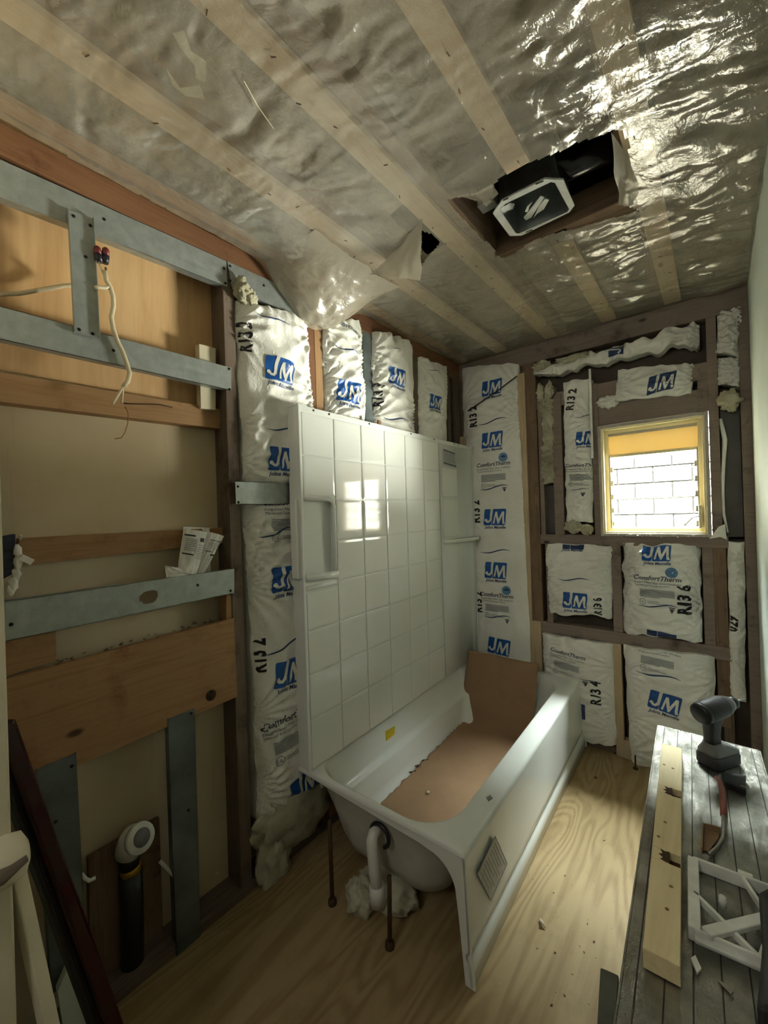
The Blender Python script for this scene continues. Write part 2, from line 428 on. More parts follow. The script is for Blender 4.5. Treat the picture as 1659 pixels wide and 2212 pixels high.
block_l((10, 1386), (121, 1362), (123, 1428), (10, 1462), 'mid_y', XL - 0.02, dep=0.03)
bf = block_l((5, 1470), (506, 1335), (513, 1505), (5, 1726), 'mid_y', XL + 0.001, 'wide_board', 0.022)
bf['label'] = 'wide knotty pine board nailed across the studs'
kn = on_x(456, 1502, XL + 0.0015)
MB().lathe(kn, (1, 0, 0), [(-.001, .019), (.0006, .019), (.0008, .012), (.0004, .0)], 20).build('knot', 'rod', wl, True)
for k in range(46):                                   # crumbled plaster along the ledge above the wide board
    u = rnd.uniform(120, 470); v = 1440 - (u - 120)*0.27 + rnd.uniform(-6, 8) - 8
    p = on_x(u, v, XL - 0.012)
    debris.append((p, rnd.uniform(0.004, 0.011)))
def stuff_bits(name, items, mat, parent=None, seed=1, flat=0.6):
    mb = MB(); r = random.Random(seed)
    for p, s_ in items:
        vs = [Vector(p) + Vector((r.uniform(-1,1), r.uniform(-1,1), r.uniform(-1,1)*flat))*s_ for _ in range(6)]
        mb.add(vs, [(0,1,2),(0,2,3),(0,3,4),(0,4,1),(5,2,1),(5,3,2),(5,4,3),(5,1,4)])
    o = mb.build(name, mat, parent); o['kind'] = 'stuff'; return o
stuff_bits('plaster_crumbs', debris, 'old_y', wl, 3)

# ---- galvanised channels screwed to the tub wall
def channel(name, TL, TR, BR, BL, axis, label, face=XL + 0.004, lip=0.028, group='galvanised steel channels on the tub wall', mat=None, slot=None, screws=(), back=True):
    q = [on_x(u, v, face) for u, v in (TL, TR, BR, BL)]
    c = sum(q, Vector())/4
    e = empty(name, c, label, 'metal stud', group)
    m = mat or ('galv_y' if axis == 'y' else 'galv_z')
    mb = MB()
    if slot is None:
        mb.prism(q, (-0.0012, 0, 0))
    else:                                             # web with a punched service slot
        sl = [on_x(u, v, face) for u, v in slot]
        vs = q + sl; nq = len(q); ns = len(sl)
        k = len(mb.v); mb.v += vs + [p + Vector((-0.0012, 0, 0)) for p in vs]
        for tri in tessellate_polygon([q, sl]): mb.f.append(tuple(tri)); mb.f.append(tuple(i + nq + ns for i in reversed(tri)))
        for i in range(ns):
            a = nq + i; b = nq + (i+1) % ns; mb.f.append((a, b, b + nq + ns, a + nq + ns))
    mb.build('web', m, e)
    a, b = ((0, 1), (3, 2)) if axis == 'y' else ((0, 3), (1, 2))
    d = -1 if back else 1
    for (i, j) in (a, b):                             # flanges: thin strips standing at both long edges
        p, r_ = q[i], q[j]; inw = (c - (p + r_)/2).normalized()*0.0015
        MB().prism([p, r_, r_ + Vector((d*lip, 0, 0)), p + Vector((d*lip, 0, 0))], inw).build('flange', m, e)
    for (u, v) in screws:
        p = on_x(u, v, face)
        MB().lathe(p, (1, 0, 0), [(-.001, .0045), (.0015, .0045), (.0025, .002)], 10).build('screw', 'screw', e, True)
    return e
channel('steel_channel', (-60, 316), (489, 563), (491, 620), (-60, 402), 'y', 'long galvanised channel under the brown top plate, topmost left of the dark stud', screws=[(225, 474), (484, 580), (487, 612)])
channel('steel_channel', (491, 564), (690, 655), (700, 712), (500, 619), 'y', 'short galvanised channel above the first tall insulation batt', face=XL + 0.006, screws=[(497, 575), (497, 606), (570, 617)])
channel('steel_channel', (-60, 645), (499.6, 794.5), (499.6, 843), (-60, 719), 'y', 'galvanised channel running below the wire nuts, crossed by the hanging cable', face=XL + 0.004, screws=[(495, 797), (496, 841), (245, 757)])
channel('steel_channel', (145, 452), (201, 472), (214, 731), (159, 718), 'z', 'short upright galvanised piece joining the two upper channels', face=XL + 0.012, lip=0.012, back=False, screws=[(159, 467), (195, 487), (185, 555), (171, 712), (200, 721)])
sl = [(300 + 0, 1293), (303, 1286), (308, 1285), (308, 1281), (316, 1277), (332, 1274), (339, 1277), (341, 1286), (337, 1297), (330, 1302), (314, 1306), (308, 1303), (307, 1299), (302, 1300)]
channel('steel_channel', (-60, 1309), (506, 1229), (506, 1281), (-60, 1401), 'y', 'galvanised channel with a punched oval slot, folded leaflet standing on it', face=XL + 0.006, slot=sl, screws=[(498, 1276), (427, 1264), (24, 1349)])
channel('steel_channel', (77.5, 1663), (164.6, 1626), (187, 2075), (112, 2150), 'z', 'wide green-stained upright steel piece behind the red pole', face=XL + 0.006, mat='galv_stain', screws=[(155, 1655), (120, 1775)])
channel('steel_channel', (363, 1553), (420, 1531), (434, 2035), (382, 2087), 'z', 'upright steel piece right of the white drain elbow', face=XL + 0.006, mat='galv_stain', screws=[(413, 1541), (407, 1750)])
channel('steel_channel', (508, 1040), (690, 1043), (690, 1090), (510, 1089), 'y', 'bright galvanised strap across the first insulation batt', face=XL + 0.035, screws=[(514, 1051), (515, 1085)])

# ---- wall_back (window wall)
WX0, WX1, WZ0, WZ1 = -0.506, -0.034, 1.252, 1.855
mb = MB()
mb.box((-1.6, YP, 0), (WX0 - .02, YP + 0.03, 2.9)).box((WX1 + .02, YP, 0), (0.4, YP + 0.03, 2.9)).box((WX0 - .02, YP, 0), (WX1 + .02, YP + 0.03, WZ0 - .02)).box((WX0 - .02, YP, WZ1 + .02), (WX1 + .02, YP + 0.03, 2.9))
wb = mb.build('wall_back', 'sheath'); tag(wb, 'open stud window wall at the far end', 'wall', kind='structure')
def mem(name, x0, x1, z0, z1, mat, face=YB, dep=0.09, tilt=0):
    b = [Vector((x0, face, z0)), Vector((x1, face, z0)), Vector((x1 + tilt, face, z1)), Vector((x0 + tilt, face, z1))]
    return MB().prism(b, (0, dep, 0)).build(name, mat, wb, bevel=0.002)
mem('top_plate', XL, XR, 2.33, 2.445, 'beam')
mem('bottom_plate', XL, XR, 0, 0.04, 'dark_x')
mem('stud', XL, XL + 0.03, 0.04, 2.33, 'dark_z')
mem('stud', -0.945, -0.862, 0.04, 2.33, 'old_z')
o = mem('pine_strip', -0.975, -0.926, 0.30, 2.278, 'new_z', face=YB - 0.012, dep=0.03, tilt=0.0); o['label'] = 'pale new pine strip beside the dark stud'
mem('pine_strip', -0.93, -0.872, 0.30, 0.70, 'new_z', face=YB - 0.014, dep=0.03)
mem('stud', -0.856, -0.83, 1.245, 2.10, 'beam')
mem('stud', -0.772, -0.716, 1.245, 2.10, 'beam')
mem('stud', -0.55, -0.515, 1.245, 2.12, 'beam')
mem('stud', -0.835, -0.80, 0.70, 1.19, 'beam')
mem('cross_beam', -0.862, 0.02, 2.03, 2.115, 'beam', face=YB + 0.004)
mem('header', -0.515, -0.02, 1.872, 1.985, 'beam', face=YB + 0.006)
mem('cross_beam', -0.862, 0.04, 1.187, 1.247, 'beam')
mem('cross_beam', -0.895, 0.05, 0.634, 0.70, 'beam', face=YB - 0.004)
mem('stud', -0.47, -0.424, 0.70, 1.187, 'beam')
o = mem('pine_stud', -0.475, -0.435, 0.0, 0.634, 'new_z', face=YB - 0.01, dep=0.05); o['label'] = 'pale new pine stud between the two lowest batts'
mem('pine_block', -0.435, -0.385, 0.0, 0.10, 'new_z', face=YB - 0.012, dep=0.05)
mem('stud', -0.064, -0.02, 0.634, 1.187, 'beam'); mem('stud', -0.02, 0.03, 0.3, 1.187, 'old_z', face=YB + 0.002)
mem('stud', -0.02, 0.02, 1.247, 2.33, 'beam'); mem('stud', -0.06, -0.015, 1.87, 2.03, 'beam', face=YB + 0.003)
mem('stud', 0.10, XR, 0.04, 2.33, 'beam')
mem('stud', 0.0, 0.04, 0.04, 0.634, 'dark_z', face=YB + 0.01)
o = mem('building_paper', -0.835, -0.772, 1.25, 1.56, 'tarpaper', face=YB + 0.05, dep=0.004)
mem('building_paper', -0.515, -0.36, 1.985, 2.03, 'tarpaper', face=YB + 0.06, dep=0.004)
mem('building_paper', 0.025, 0.098, 1.24, 1.89, 'tarpaper', face=YB + 0.035, dep=0.004)
tag(mem('white_board', 0.02, 0.105, 1.99, 2.06, 'paper', face=YB + 0.01, dep=0.012), 'small white board scrap')
# diagonal wire nailed across the corner batt
# ---- right wall, roof, far rooms
wr = MB().box((XR, 0.35, 0.0), (XR + 0.013, YB, 2.445)).build('wall_right', 'drywall', bevel=0.001); tag(wr, 'pale green-white drywall sheet at the edge of the frame', 'wall', kind='structure')
box('backing', (XR + 0.013, -1.6, 0.0), (XR + 0.08, YP, 2.9), 'drywall', wr, 0)
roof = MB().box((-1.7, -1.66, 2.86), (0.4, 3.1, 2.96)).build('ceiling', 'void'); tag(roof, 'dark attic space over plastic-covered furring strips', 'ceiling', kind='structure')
rear = MB().box((-1.75, -1.66, 0), (0.4, -1.6, 2.9)).build('wall_front', 'drywall'); tag(rear, 'pale unseen wall added behind the viewer to keep the sun out', 'wall', kind='structure')  # unseen, added to stop sun leaking in from behind
box('attic_light_block', (-1.6, -0.9, 2.445), (0.3, -0.87, 2.87), 'void', roof, 0)  # unseen board added to keep light from leaking in over the ceiling

# ---- door casing beside the camera
tr1 = MB().box((-1.62, -0.5, 0.0), (-1.0, 0.1335, 2.445)).build('trim_1', 'cream', bevel=0.004); tag(tr1, 'cream painted wall end beside the doorway', 'trim', kind='structure')

# ---- furring strips over the ceiling
FX = [-1.335, -1.072, -0.752, -0.44, -0.148]
HOLE_PX = [(962, 432), (985, 425), (1008, 418), (1022, 421), (1050, 410), (1062, 400), (1075, 385), (1095, 370), (1110, 360), (1150, 347), (1200, 330), (1250, 309), (1300, 292), (1325, 280), (1343, 287), (1354, 310), (1357, 350), (1350, 400), (1345, 440), (1378, 456), (1330, 470), (1230, 497), (1200, 505), (1170, 515), (1140, 526), (1110, 545), (1085, 556), (1072, 553), (1062, 538), (1030, 505), (1000, 472), (975, 448)]
ZS = 2.436
HOLE = [tuple(on_z(u, v, ZS)[:2]) for u, v in HOLE_PX]
GAP = [tuple(on_z(u, v, ZS)[:2]) for u, v in ((905, 575), (908, 500), (930, 507), (948, 522), (925, 550))]
for k, x in enumerate(FX):
    w = 0.036 if k else 0.02
    segs = [(-0.9, YB - 0.02)] if k != 3 else [(-0.9, 1.235), (1.61, YB - 0.02)]
    for a, b in segs: box('furring_strip', (x - w, a, ZC), (x + w, b, ZC + 0.019), 'new_y' if k else 'mid_y', roof, 0.001)
for k, x in enumerate((-1.072, -0.752 + 0.06, -0.148 - 0.03)):
    box('joist', (x - 0.022, -0.9, ZC + 0.02), (x + 0.022, YB, ZC + 0.17), 'old_y', roof, 0.002)
box('trimmer', (-0.68, 1.60, ZC + 0.0), (-0.20, 1.645, ZC + 0.10), 'old_x', roof, 0.002)
box('trimmer', (-0.48, 1.645, ZC + 0.0), (-0.16, 1.69, ZC + 0.06), 'old_x', roof, 0.002)
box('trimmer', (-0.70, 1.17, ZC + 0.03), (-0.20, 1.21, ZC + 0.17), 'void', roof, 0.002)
nx, ny = 60, 150                                       # loose fill between the strips, left out over the fan opening
gx, gy = np.meshgrid(np.linspace(-1.47, 0.14, nx), np.linspace(-0.88, 2.6, ny))
gz = 2.52 + 0.03*fbm(gx*4, gy*4) + 0.012*fbm(gx*14, gy*14)
keep = ~((gx > -0.72) & (gx < -0.12) & (gy > 1.10) & (gy < 1.72))
keep &= ~((gx > -0.93) & (gx < -0.76) & (gy > 1.22) & (gy < 1.46))
aw = grid_mesh('attic_insulation', np.stack([gx, gy, gz], -1), 'attic_wool', roof, keep[:-1, :-1]); aw['kind'] = 'stuff'

# ---- plastic vapour barrier
dx = 0.008
xs = np.arange(XL - 0.002, XR + 0.001, dx); ys = np.arange(-0.5, YB - 0.005, dx)
gx, gy = np.meshgrid(xs, ys)
sagw = np.ones_like(gx)
dist = np.min(np.abs(gx[..., None] - np.array(FX)), -1)
sag = np.clip(dist - 0.03, 0, 0.13)/0.13
right = 1/(1 + np.exp(-(gx + 0.62 + 0.25*fbm(gx*2, gy*2))*5))
wx = gx + 0.06*fbm(gx*5 + 3, gy*5); wy = gy + 0.06*fbm(gx*5, gy*5 + 8)
r1 = fbm(wx*3.4 + wy*2.0, wy*10.5 - wx*2.5, 3, True)
r2 = fbm(wx*10 - wy*4, wy*27 + 4, 3, True)
r3 = fbm(gx*55 + wy*18, gy*34, 2, True)
big = fbm(gx*3, gy*2.4, 2)
patch = np.clip(0.5 + 1.6*fbm(gx*3.1 + 40, gy*2.7 + 11, 2), 0, 1.2)
gz = ZS - 0.006*sag*(1 + big) + (0.75 + 0.4*right)*(0.011*r1*(0.35 + sag) + 0.0028*r2*(0.3 + patch) + 0.0006*r3*patch)
gz -= 0.004*big*sag
# loose bag of sheeting sagging over the tub wall plate
bag = np.exp(-((gx - (XL + 0.02))/0.16)**2)*np.exp(-np.abs((gy - 1.24)/0.21)**3)
gz -= 0.165*bag*(1 + 0.12*fbm(gx*16, gy*16, 3, True))
# sheet lifted slightly at the torn edges
gz = np.minimum(gz, ZC - 0.001)
keep = ~(inside(gx, gy, HOLE) | inside(gx, gy, GAP))
cut = XL + 0.012 + 0.012*fbm(gy*7, gy*3) - 0.03*bag
keep &= gx > cut
sheet = empty('plastic_sheet', (-0.6, 1.0, ZS), 'wrinkled clear plastic vapour barrier stapled under the ceiling, torn open around the fan box', 'plastic sheet')
grid_mesh('sheet', np.stack([gx, gy, gz], -1), 'poly', sheet, keep[:-1, :-1])
def drape(name, top, bot, n=14, m=12, seed=0, amp=0.008, mat='poly', parent=None):   # hanging flap between a top and a bottom polyline
    top = [Vector(p) for p in top]; bot = [Vector(p) for p in bot]
    def at(pl, t_):
        t_ *= len(pl) - 1; i = min(int(t_), len(pl)-2); return pl[i].lerp(pl[i+1], t_ - i)
    P = np.zeros((m+1, n+1, 3))
    for j in range(m+1):
        for i in range(n+1):
            p = at(top, i/n).lerp(at(bot, i/n), j/m)
            d = amp*(j/m)*noise.noise(Vector((i*0.55 + seed, j*0.25, seed))) * 2
            p = p + Vector((d, d, 0.3*d)); P[j, i] = p
    return grid_mesh(name, P, mat, parent)
drape('torn_flap', mat='poly_thick', top=[on_z(912, 470, ZS), on_z(880, 510, ZS), on_z(835, 560, ZS)], bot=[on_z(908, 605, 2.36), on_z(860, 600, 2.36), on_z(800, 592, 2.37)], seed=3, parent=sheet)
drape('torn_flap', mat='poly_thick', top=[on_z(1320, 285, ZS), on_z(1352, 330, ZS), on_z(1380, 400, ZS)], bot=[on_z(1336, 442, 2.40), on_z(1356, 446, 2.39), on_z(1372, 440, 2.40)], seed=8, parent=sheet)
drape('torn_flap', [on_z(1062, 398, ZS), on_z(1030, 415, ZS), on_z(985, 425, ZS)], [on_z(1078, 418, 2.47), on_z(1050, 448, 2.47), on_z(1020, 430, 2.47)], seed=12, parent=sheet)
bx, by = np.meshgrid(np.linspace(0, 1, 40), np.linspace(0, 1, 46))   # doubled bag of sheeting hanging over the tub batts
BX = XL + 0.012 + 0.30*bx; BY = 1.24 + (by - .5)*0.50
e_ = np.sin(np.pi*by)**0.8
BZ = ZS - 0.004 - (0.17*e_*np.exp(-(bx/0.62)**2)*(1 + 0.10*fbm(bx*5, by*5, 3, True)) + 0.006*fbm(bx*14, by*12, 2, True)*e_*(1-bx))
grid_mesh('sagging_bag', np.stack([BX + 0.02*e_*fbm(by*6, bx*3), BY, np.minimum(BZ, ZS - .003)], -1), 'poly_thick', sheet)
smb = MB(); srn = random.Random(8)                     # staples through the sheet into the strips
for x in FX[1:]:
    y = .2
    while y < 2.55:
        y += srn.uniform(.07, .2); xx = x + srn.uniform(-.028, .028); a = srn.uniform(0, 3.1)
        if inside(np.array([xx]), np.array([y]), HOLE)[0]: continue
        i_ = int(round((xx - xs[0])/dx)); j_ = int(round((y - ys[0])/dx)); z_ = gz[min(j_, len(ys)-1), min(i_, len(xs)-1)] - .0006
        dv = Vector((math.cos(a), math.sin(a), 0))*.006
        smb.bar(Vector((xx, y, z_)) - dv, Vector((xx, y, z_)) + dv, .0022, .001)
so_ = smb.build('staples', 'rod', sheet); so_['kind'] = 'stuff'
# small pale scraps showing through the sheet
for k, pl in enumerate(([(372, 72), (398, 66), (412, 110), (446, 132), (444, 178), (424, 170), (420, 142), (392, 106)], [(360, 150), (388, 190), (430, 184), (442, 214), (402, 208), (372, 184)])):
    q = [on_z(u, v, 2.452) for u, v in pl]
    tag(MB().prism(q, (0, 0, 0.002)).build('film_scrap', 'foam', roof, base=None), None)
tag(MB().tube([on_z(527, 175, 2.425), on_z(556, 228, 2.424), on_z(591, 278, 2.418)], 0.0011, 6).build('loose_fibre', 'cable', sheet), 'pale thread caught on the sheet')

# ---- exhaust fan housing in the opening
fc = on_z(1152, 448, 2.50)
fan = empty('exhaust_fan_housing', fc, 'white-rimmed square sheet metal fan box set in the torn ceiling opening', 'fan housing')
FZ = 2.462
rim = [on_z(u, v, FZ) for u, v in ((1065, 462), (1084, 434), (1176, 387), (1217, 389), (1241, 444), (1230, 459), (1127, 509), (1101, 510))]
fcx = sum(rim, Vector())/8
inner = [on_z(u, v, FZ) for u, v in ((1079, 452), (1092, 440), (1190, 393), (1199, 395), (1230, 452), (1226, 458), (1120, 505), (1113, 503))]
mb = MB(); n = 8
mb.v += rim + inner + [p + Vector((0, 0, 0.006)) for p in rim + inner]
for i in range(n):
    j = (i+1) % n
    mb.f += [(i, j, n+j, n+i), (2*n+i, 3*n+i, 3*n+j, 2*n+j), (i, 2*n+i, 2*n+j, j), (n+i, n+j, 3*n+j, 3*n+i)]
mb.build('flange', 'fan_white', fan)
mb = MB(); top = [p + Vector((0, 0, 0.19)) for p in inner]
mb.v += inner + top
for i in range(n): mb.f.append((i, (i+1) % n, n + (i+1) % n, n + i))
mb.f.append(tuple(range(n, 2*n)))
mb.build('box_body', 'fan_metal', fan, solid=0.001)
def fpt(u, v, z): return on_z(u, v, z)
MB().prism([fpt(u, v, 2.49) for u, v in ((1131, 470), (1136, 476), (1148, 470), (1176, 426), (1168, 424), (1146, 452))], (0, 0, 0.003)).build('mount_bracket', 'fan_white', fan)
MB().prism([fpt(u, v, 2.49) for u, v in ((1152, 472), (1160, 462), (1175, 452), (1186, 432), (1178, 430), (1165, 444))], (0, 0, 0.003)).build('mount_bracket', 'fan_white', fan)
MB().prism([fpt(u, v, 2.49) for u, v in ((1134, 458), (1139, 446), (1150, 437), (1144, 446), (1140, 458))], (0, 0, 0.003)).build('mount_bracket', 'fan_white', fan)
MB().prism([fpt(u, v, 2.56) for u, v in ((1168, 400), (1186, 396), (1184, 420), (1166, 424))], (0, 0, 0.02)).build('bracket_arm', 'tool_grey', fan)
for sl_ in (((1157, 398), (1174, 391)), ((1136, 502), (1150, 496)), ((1087, 433), (1098, 428))):
    MB().bar(fpt(*sl_[0], FZ - 0.0005), fpt(*sl_[1], FZ - 0.0005), 0.005, 0.001).build('slot', 'black', fan)
MB().prism([fpt(u, v, 2.50) for u, v in ((1088, 447), (1100, 438), (1112, 440), (1108, 452), (1094, 456))], (0, 0, 0.05)).build('junction_box', 'fan_metal', fan)
MB().tube([on_z(1170, 345, 2.56), on_z(1225, 356, 2.56), on_z(1250, 348, 2.56), on_z(1330, 310, 2.56)], [0.02, 0.05, 0.045, 0.045], 20).build('duct_collar', 'duct', fan, True)
c_ = on_z(1052, 432, 2.50)
tag(MB().box(c_ - Vector((.03, .02, .02)), c_ + Vector((.03, .03, .03))).build('junction_cover', 'tool_grey', bevel=0.003), 'small grey metal box tucked at the left end of the ceiling opening', 'electrical box')

# ================================================================== PRINT (flat lettering laid on the film)
_txt = {}
def text_mesh(s, bold=0.0, shear=0.0):
    k = (s, bold, shear)
    if k not in _txt:
        cu = bpy.data.curves.new('t', 'FONT'); cu.body = s; cu.align_x = 'CENTER'; cu.align_y = 'CENTER'; cu.offset = bold; cu.shear = shear
        cu.resolution_u = 2
        o = bpy.data.objects.new('t', cu); COL.objects.link(o)
        dg = bpy.context.evaluated_depsgraph_get(); me = bpy.data.meshes.new_from_object(o.evaluated_get(dg))
        bm = bmesh.new(); bm.from_mesh(me); bmesh.ops.triangulate(bm, faces=bm.faces)
        if len(s) < 16:
            for _ in range(3):
                le = [e for e in bm.edges if e.calc_length() > 0.16]
                if not le: break
                bmesh.ops.subdivide_edges(bm, edges=le, cuts=1); bmesh.ops.triangulate(bm, faces=bm.faces)
            bm.verts.index_update()
        vs = [(v.co.x, v.co.y) for v in bm.verts]; fs = [tuple(v.index for v in f.verts) for f in bm.faces]
        bm.free(); bpy.data.objects.remove(o); bpy.data.curves.remove(cu); bpy.data.meshes.remove(me)
        xs_ = [p[0] for p in vs]; w = max(xs_) - min(xs_); cx = (max(xs_) + min(xs_))/2
        _txt[k] = ([((x - cx)/w, y/w) for x, y in vs], fs)
    return _txt[k]
def fine(polys, cuts=3):                                 # list of 2D polygons -> subdivided triangles
    bm = bmesh.new()
    for poly in polys:
        p3 = [Vector((x, y, 0)) for x, y in poly]; vv = [bm.verts.new(p) for p in p3]
        for tri in tessellate_polygon([p3]):
            try: bm.faces.new([vv[i] for i in tri])
            except ValueError: pass
    for _ in range(4):
        le = [e for e in bm.edges if e.calc_length() > (0.075 if cuts > 1 else 0.2)]
        if not le: break
        bmesh.ops.subdivide_edges(bm, edges=le, cuts=1); bmesh.ops.triangulate(bm, faces=bm.faces)
    bmesh.ops.triangulate(bm, faces=bm.faces)
    bm.verts.index_update()
    r = ([(v.co.x, v.co.y) for v in bm.verts], [tuple(v.index for v in f.verts) for f in bm.faces]); bm.free(); return r
def rrect(x0, y0, x1, y1, r):
    out = []
    for cx, cy, a0 in ((x1-r, y1-r, 0), (x0+r, y1-r, 90), (x0+r, y0+r, 180), (x1-r, y0+r, 270)):
        for k in range(4):
            a = math.radians(a0 + 30*k); out.append((cx + r*math.cos(a), cy + r*math.sin(a)))
    return out
def disc(cx, cy, r, n=20): return [(cx + r*math.cos(2*math.pi*k/n), cy + r*math.sin(2*math.pi*k/n)) for k in range(n)]
LOGO_B = fine([rrect(-.5, -.36, -.145, .36, .05), rrect(-.125, -.36, .5, .36, .05)], 3)
LOGO_W = fine([[(-.21, .37), (-.10, .37), (-.12, -.02), (-.16, -.17), (-.25, -.25), (-.36, -.24), (-.42, -.17), (-.34, -.13), (-.30, -.17), (-.25, -.14), (-.22, -.05)],
               disc(-.40, -.13, .065, 12),
               [(-.07, -.28), (.02, .24), (.10, .24), (.19, -.08), (.33, .24), (.42, .24), (.45, -.20), (.49, -.30), (.38, -.30), (.36, -.20), (.345, .06), (.20, -.30), (.15, -.30), (.045, .05), (.005, -.28)]], 2)
def swoosh():
    vs, fs = [], []
    for k in range(25):
        x = -0.5 + k/24; th = 0.018*math.sin(math.pi*k/24)**0.7 + 0.001; y = 0.06*math.sin(x*5.2)
        vs += [(x, y - th), (x, y + th)]
        if k: fs.append((2*k-2, 2*k, 2*k+1, 2*k-1))
    return vs, fs
SWOOSH = swoosh()

class Batt:
    def __init__(self, plane, px, label, bulge=0.035, seed=0, lip=0.0, wr=1.0, mat='film', name='insulation_batt', group='film-wrapped insulation batts', depth=0.07, ends=1.0, off=0.0, ray_n=5, pinch=None):
        self.pl, self.seed, self.bulge, self.wr, self.ends, self.off = plane, seed, bulge, wr, ends, off; self.pinch = pinch; ray_n = int(ray_n*2)
        q = []
        for u, v in px:
            p = on_x(u, v, XL + 0.01 + off) if plane == 'x' else on_y(u, v, YB - 0.01 - off)
            q.append((p.y if plane == 'x' else p.x, p.z))
        self.q = q
        self.w = (q[1][0]-q[0][0] + q[2][0]-q[3][0])/2; self.h = (q[0][1]-q[3][1] + q[1][1]-q[2][1])/2
        r = random.Random(seed)
        self.st = []
        for k in range(ray_n):
            side = r.choice((0, 1)); self.st.append((side, r.uniform(0.03, 0.97), r.uniform(0, 6), r.uniform(10, 24), r.uniform(.5, 1.1)))
        c = self.pt(.5, .5)
        base = Vector((XL - 0.03, c.y, min(q[2][1], q[3][1]))) if plane == 'x' else Vector((c.x, YB + 0.03, min(q[2][1], q[3][1])))
        self.e = empty(name, base, label, 'insulation', group)
        na = max(14, int(self.w/0.0065)); nb = max(16, int(self.h/0.0065))
        P = np.zeros((nb+1, na+1, 3))
        for j in range(nb+1):
            for i in range(na+1): P[j, i] = self.pt(i/na, j/nb)
        self.film = grid_mesh('film_face', P, mat, self.e)
        # sides run back into the stud bay
        d = Vector((-depth, 0, 0)) if plane == 'x' else Vector((0, depth, 0))
        ring = [P[0, i] for i in range(na+1)] + [P[j, na] for j in range(1, nb+1)] + [P[nb, i] for i in range(na-1, -1, -1)] + [P[j, 0] for j in range(nb-1, 0, -1)]
        mb = MB(); n = len(ring); mb.v = [Vector(p) for p in ring] + [Vector(p) + d for p in ring]
        for i in range(n): mb.f.append((i, (i+1) % n, n + (i+1) % n, n + i))
        mb.build('batt_side', mat, self.e, True)
    def ab(self, s, t):
        q = self.q; b = lambda k: (q[3][k]*(1-s) + q[2][k]*s)*(1-t) + (q[0][k]*(1-s) + q[1][k]*s)*t
        return b(0), b(1)
    def pt(self, s, t, off=0.0):
        a, b = self.ab(s, t); w, h = self.w, self.h
        da = min(s, 1-s)*w; db = min(t, 1-t)*h
        z = self.bulge*(1 - math.exp(-da/0.045))*(1 - 0.6*math.exp(-db/0.03)) - 0.012*math.exp(-da/0.012)
        k = self.wr
        z += k*0.007*noise.noise(Vector((a*5, b*3.4, self.seed*3.1)))
        z += k*0.0028*noise.noise(Vector((a*22, b*9, self.seed*1.7))) * min(1, da/0.02)
        z += self.ends*k*0.012*math.exp(-db/0.05)*noise.noise(Vector((a*26, b*12, self.seed)))
        for side, ty, ph, fr, am in self.st:
            u = (s*w if side == 0 else (1-s)*w) + 0.015; v = (t - ty)*h
            d = math.hypot(u, v)
            if d < 0.5: z += k*am*0.0058*math.exp(-d/0.16)*(1 - 2*abs(math.sin(0.5*fr*math.atan2(v, u) + ph)))*min(1, d/0.04)
        e = 0.006*noise.noise(Vector((b*11, s*2, self.seed*7.7)))*math.exp(-da/0.02)*k + 0
        eb = 0.010*noise.noise(Vector((a*15, t*2, self.seed*4.3)))*math.exp(-db/0.02)*k*self.ends
        if self.pinch: z -= (self.bulge*0.9)*math.exp(-((b - self.pinch)/0.05)**2)
        z += off
        return Vector((XL + 0.01 + self.off + z, a + e, b + eb)) if self.pl == 'x' else Vector((a + e, YB - 0.01 - self.off - z, b + eb))
    def st_of(self, a, b):
        q = self.q; s, t = 0.5, 0.5
        for _ in range(6):
            lo = q[3][1]*(1-s) + q[2][1]*s; hi = q[0][1]*(1-s) + q[1][1]*s; t = (b - lo)/(hi - lo)
            l = q[3][0]*(1-t) + q[0][0]*t; r = q[2][0]*(1-t) + q[1][0]*t; s = (a - l)/(r - l)
        return s, t
    def center(self, u, v):
        d = self.bulge*0.9 + self.off
        p = on_x(u, v, XL + 0.01 + d) if self.pl == 'x' else on_y(u, v, YB - 0.01 - d)
        return (p.y if self.pl == 'x' else p.x), p.z
    def put(self, name, geo, mat, a, b, sc, rot=0.0, off=0.003, shear=0.0, squash=1.0):
        vs, fs = geo; c, s_ = math.cos(rot), math.sin(rot); st = []
        for x, y in vs:
            x, y = x*sc, y*sc*squash; x += y*shear
            st.append(self.st_of(a + x*c - y*s_, b + x*s_ + y*c))
        ok = [0.01 < s < 0.99 and 0.004 < t < 0.996 for s, t in st]
        fs = [f for f in fs if all(ok[i] for i in f)]
        if not fs: return
        us = sorted({i for f in fs for i in f}); rm = {i: k for k, i in enumerate(us)}
        mb = MB(); mb.v = [self.pt(*st[i], off) for i in us]; mb.f = [tuple(rm[i] for i in f) for f in fs]
        mb.build(name, mat, self.e)
    def logo(self, u, v, wpx, rot=0.0, sub=True):
        a, b = self.center(u, v); a0, _ = self.center(u - wpx/2, v); a1, _ = self.center(u + wpx/2, v); w = a1 - a0
        self.put('logo_block', LOGO_B, 'ink_blue', a, b, w, rot, shear=0.10)
        self.put('logo_letters', LOGO_W, 'ink_white', a, b, w, rot, 0.0045, shear=0.10)
        if sub: self.put('maker_name', text_mesh('Johns Manville', 0.022, 0.25), 'ink_navy', a - 0.03*w*0 + math.sin(rot)*0.46*w, b - 0.46*w*math.cos(rot), w*0.98, rot)
    def swoosh(self, u, v, wpx, rot=0.0):
        a, b = self.center(u, v); a0, _ = self.center(u - wpx/2, v); a1, _ = self.center(u + wpx/2, v)
        self.put('wave_line', SWOOSH, 'ink_navy', a, b, a1 - a0, rot)
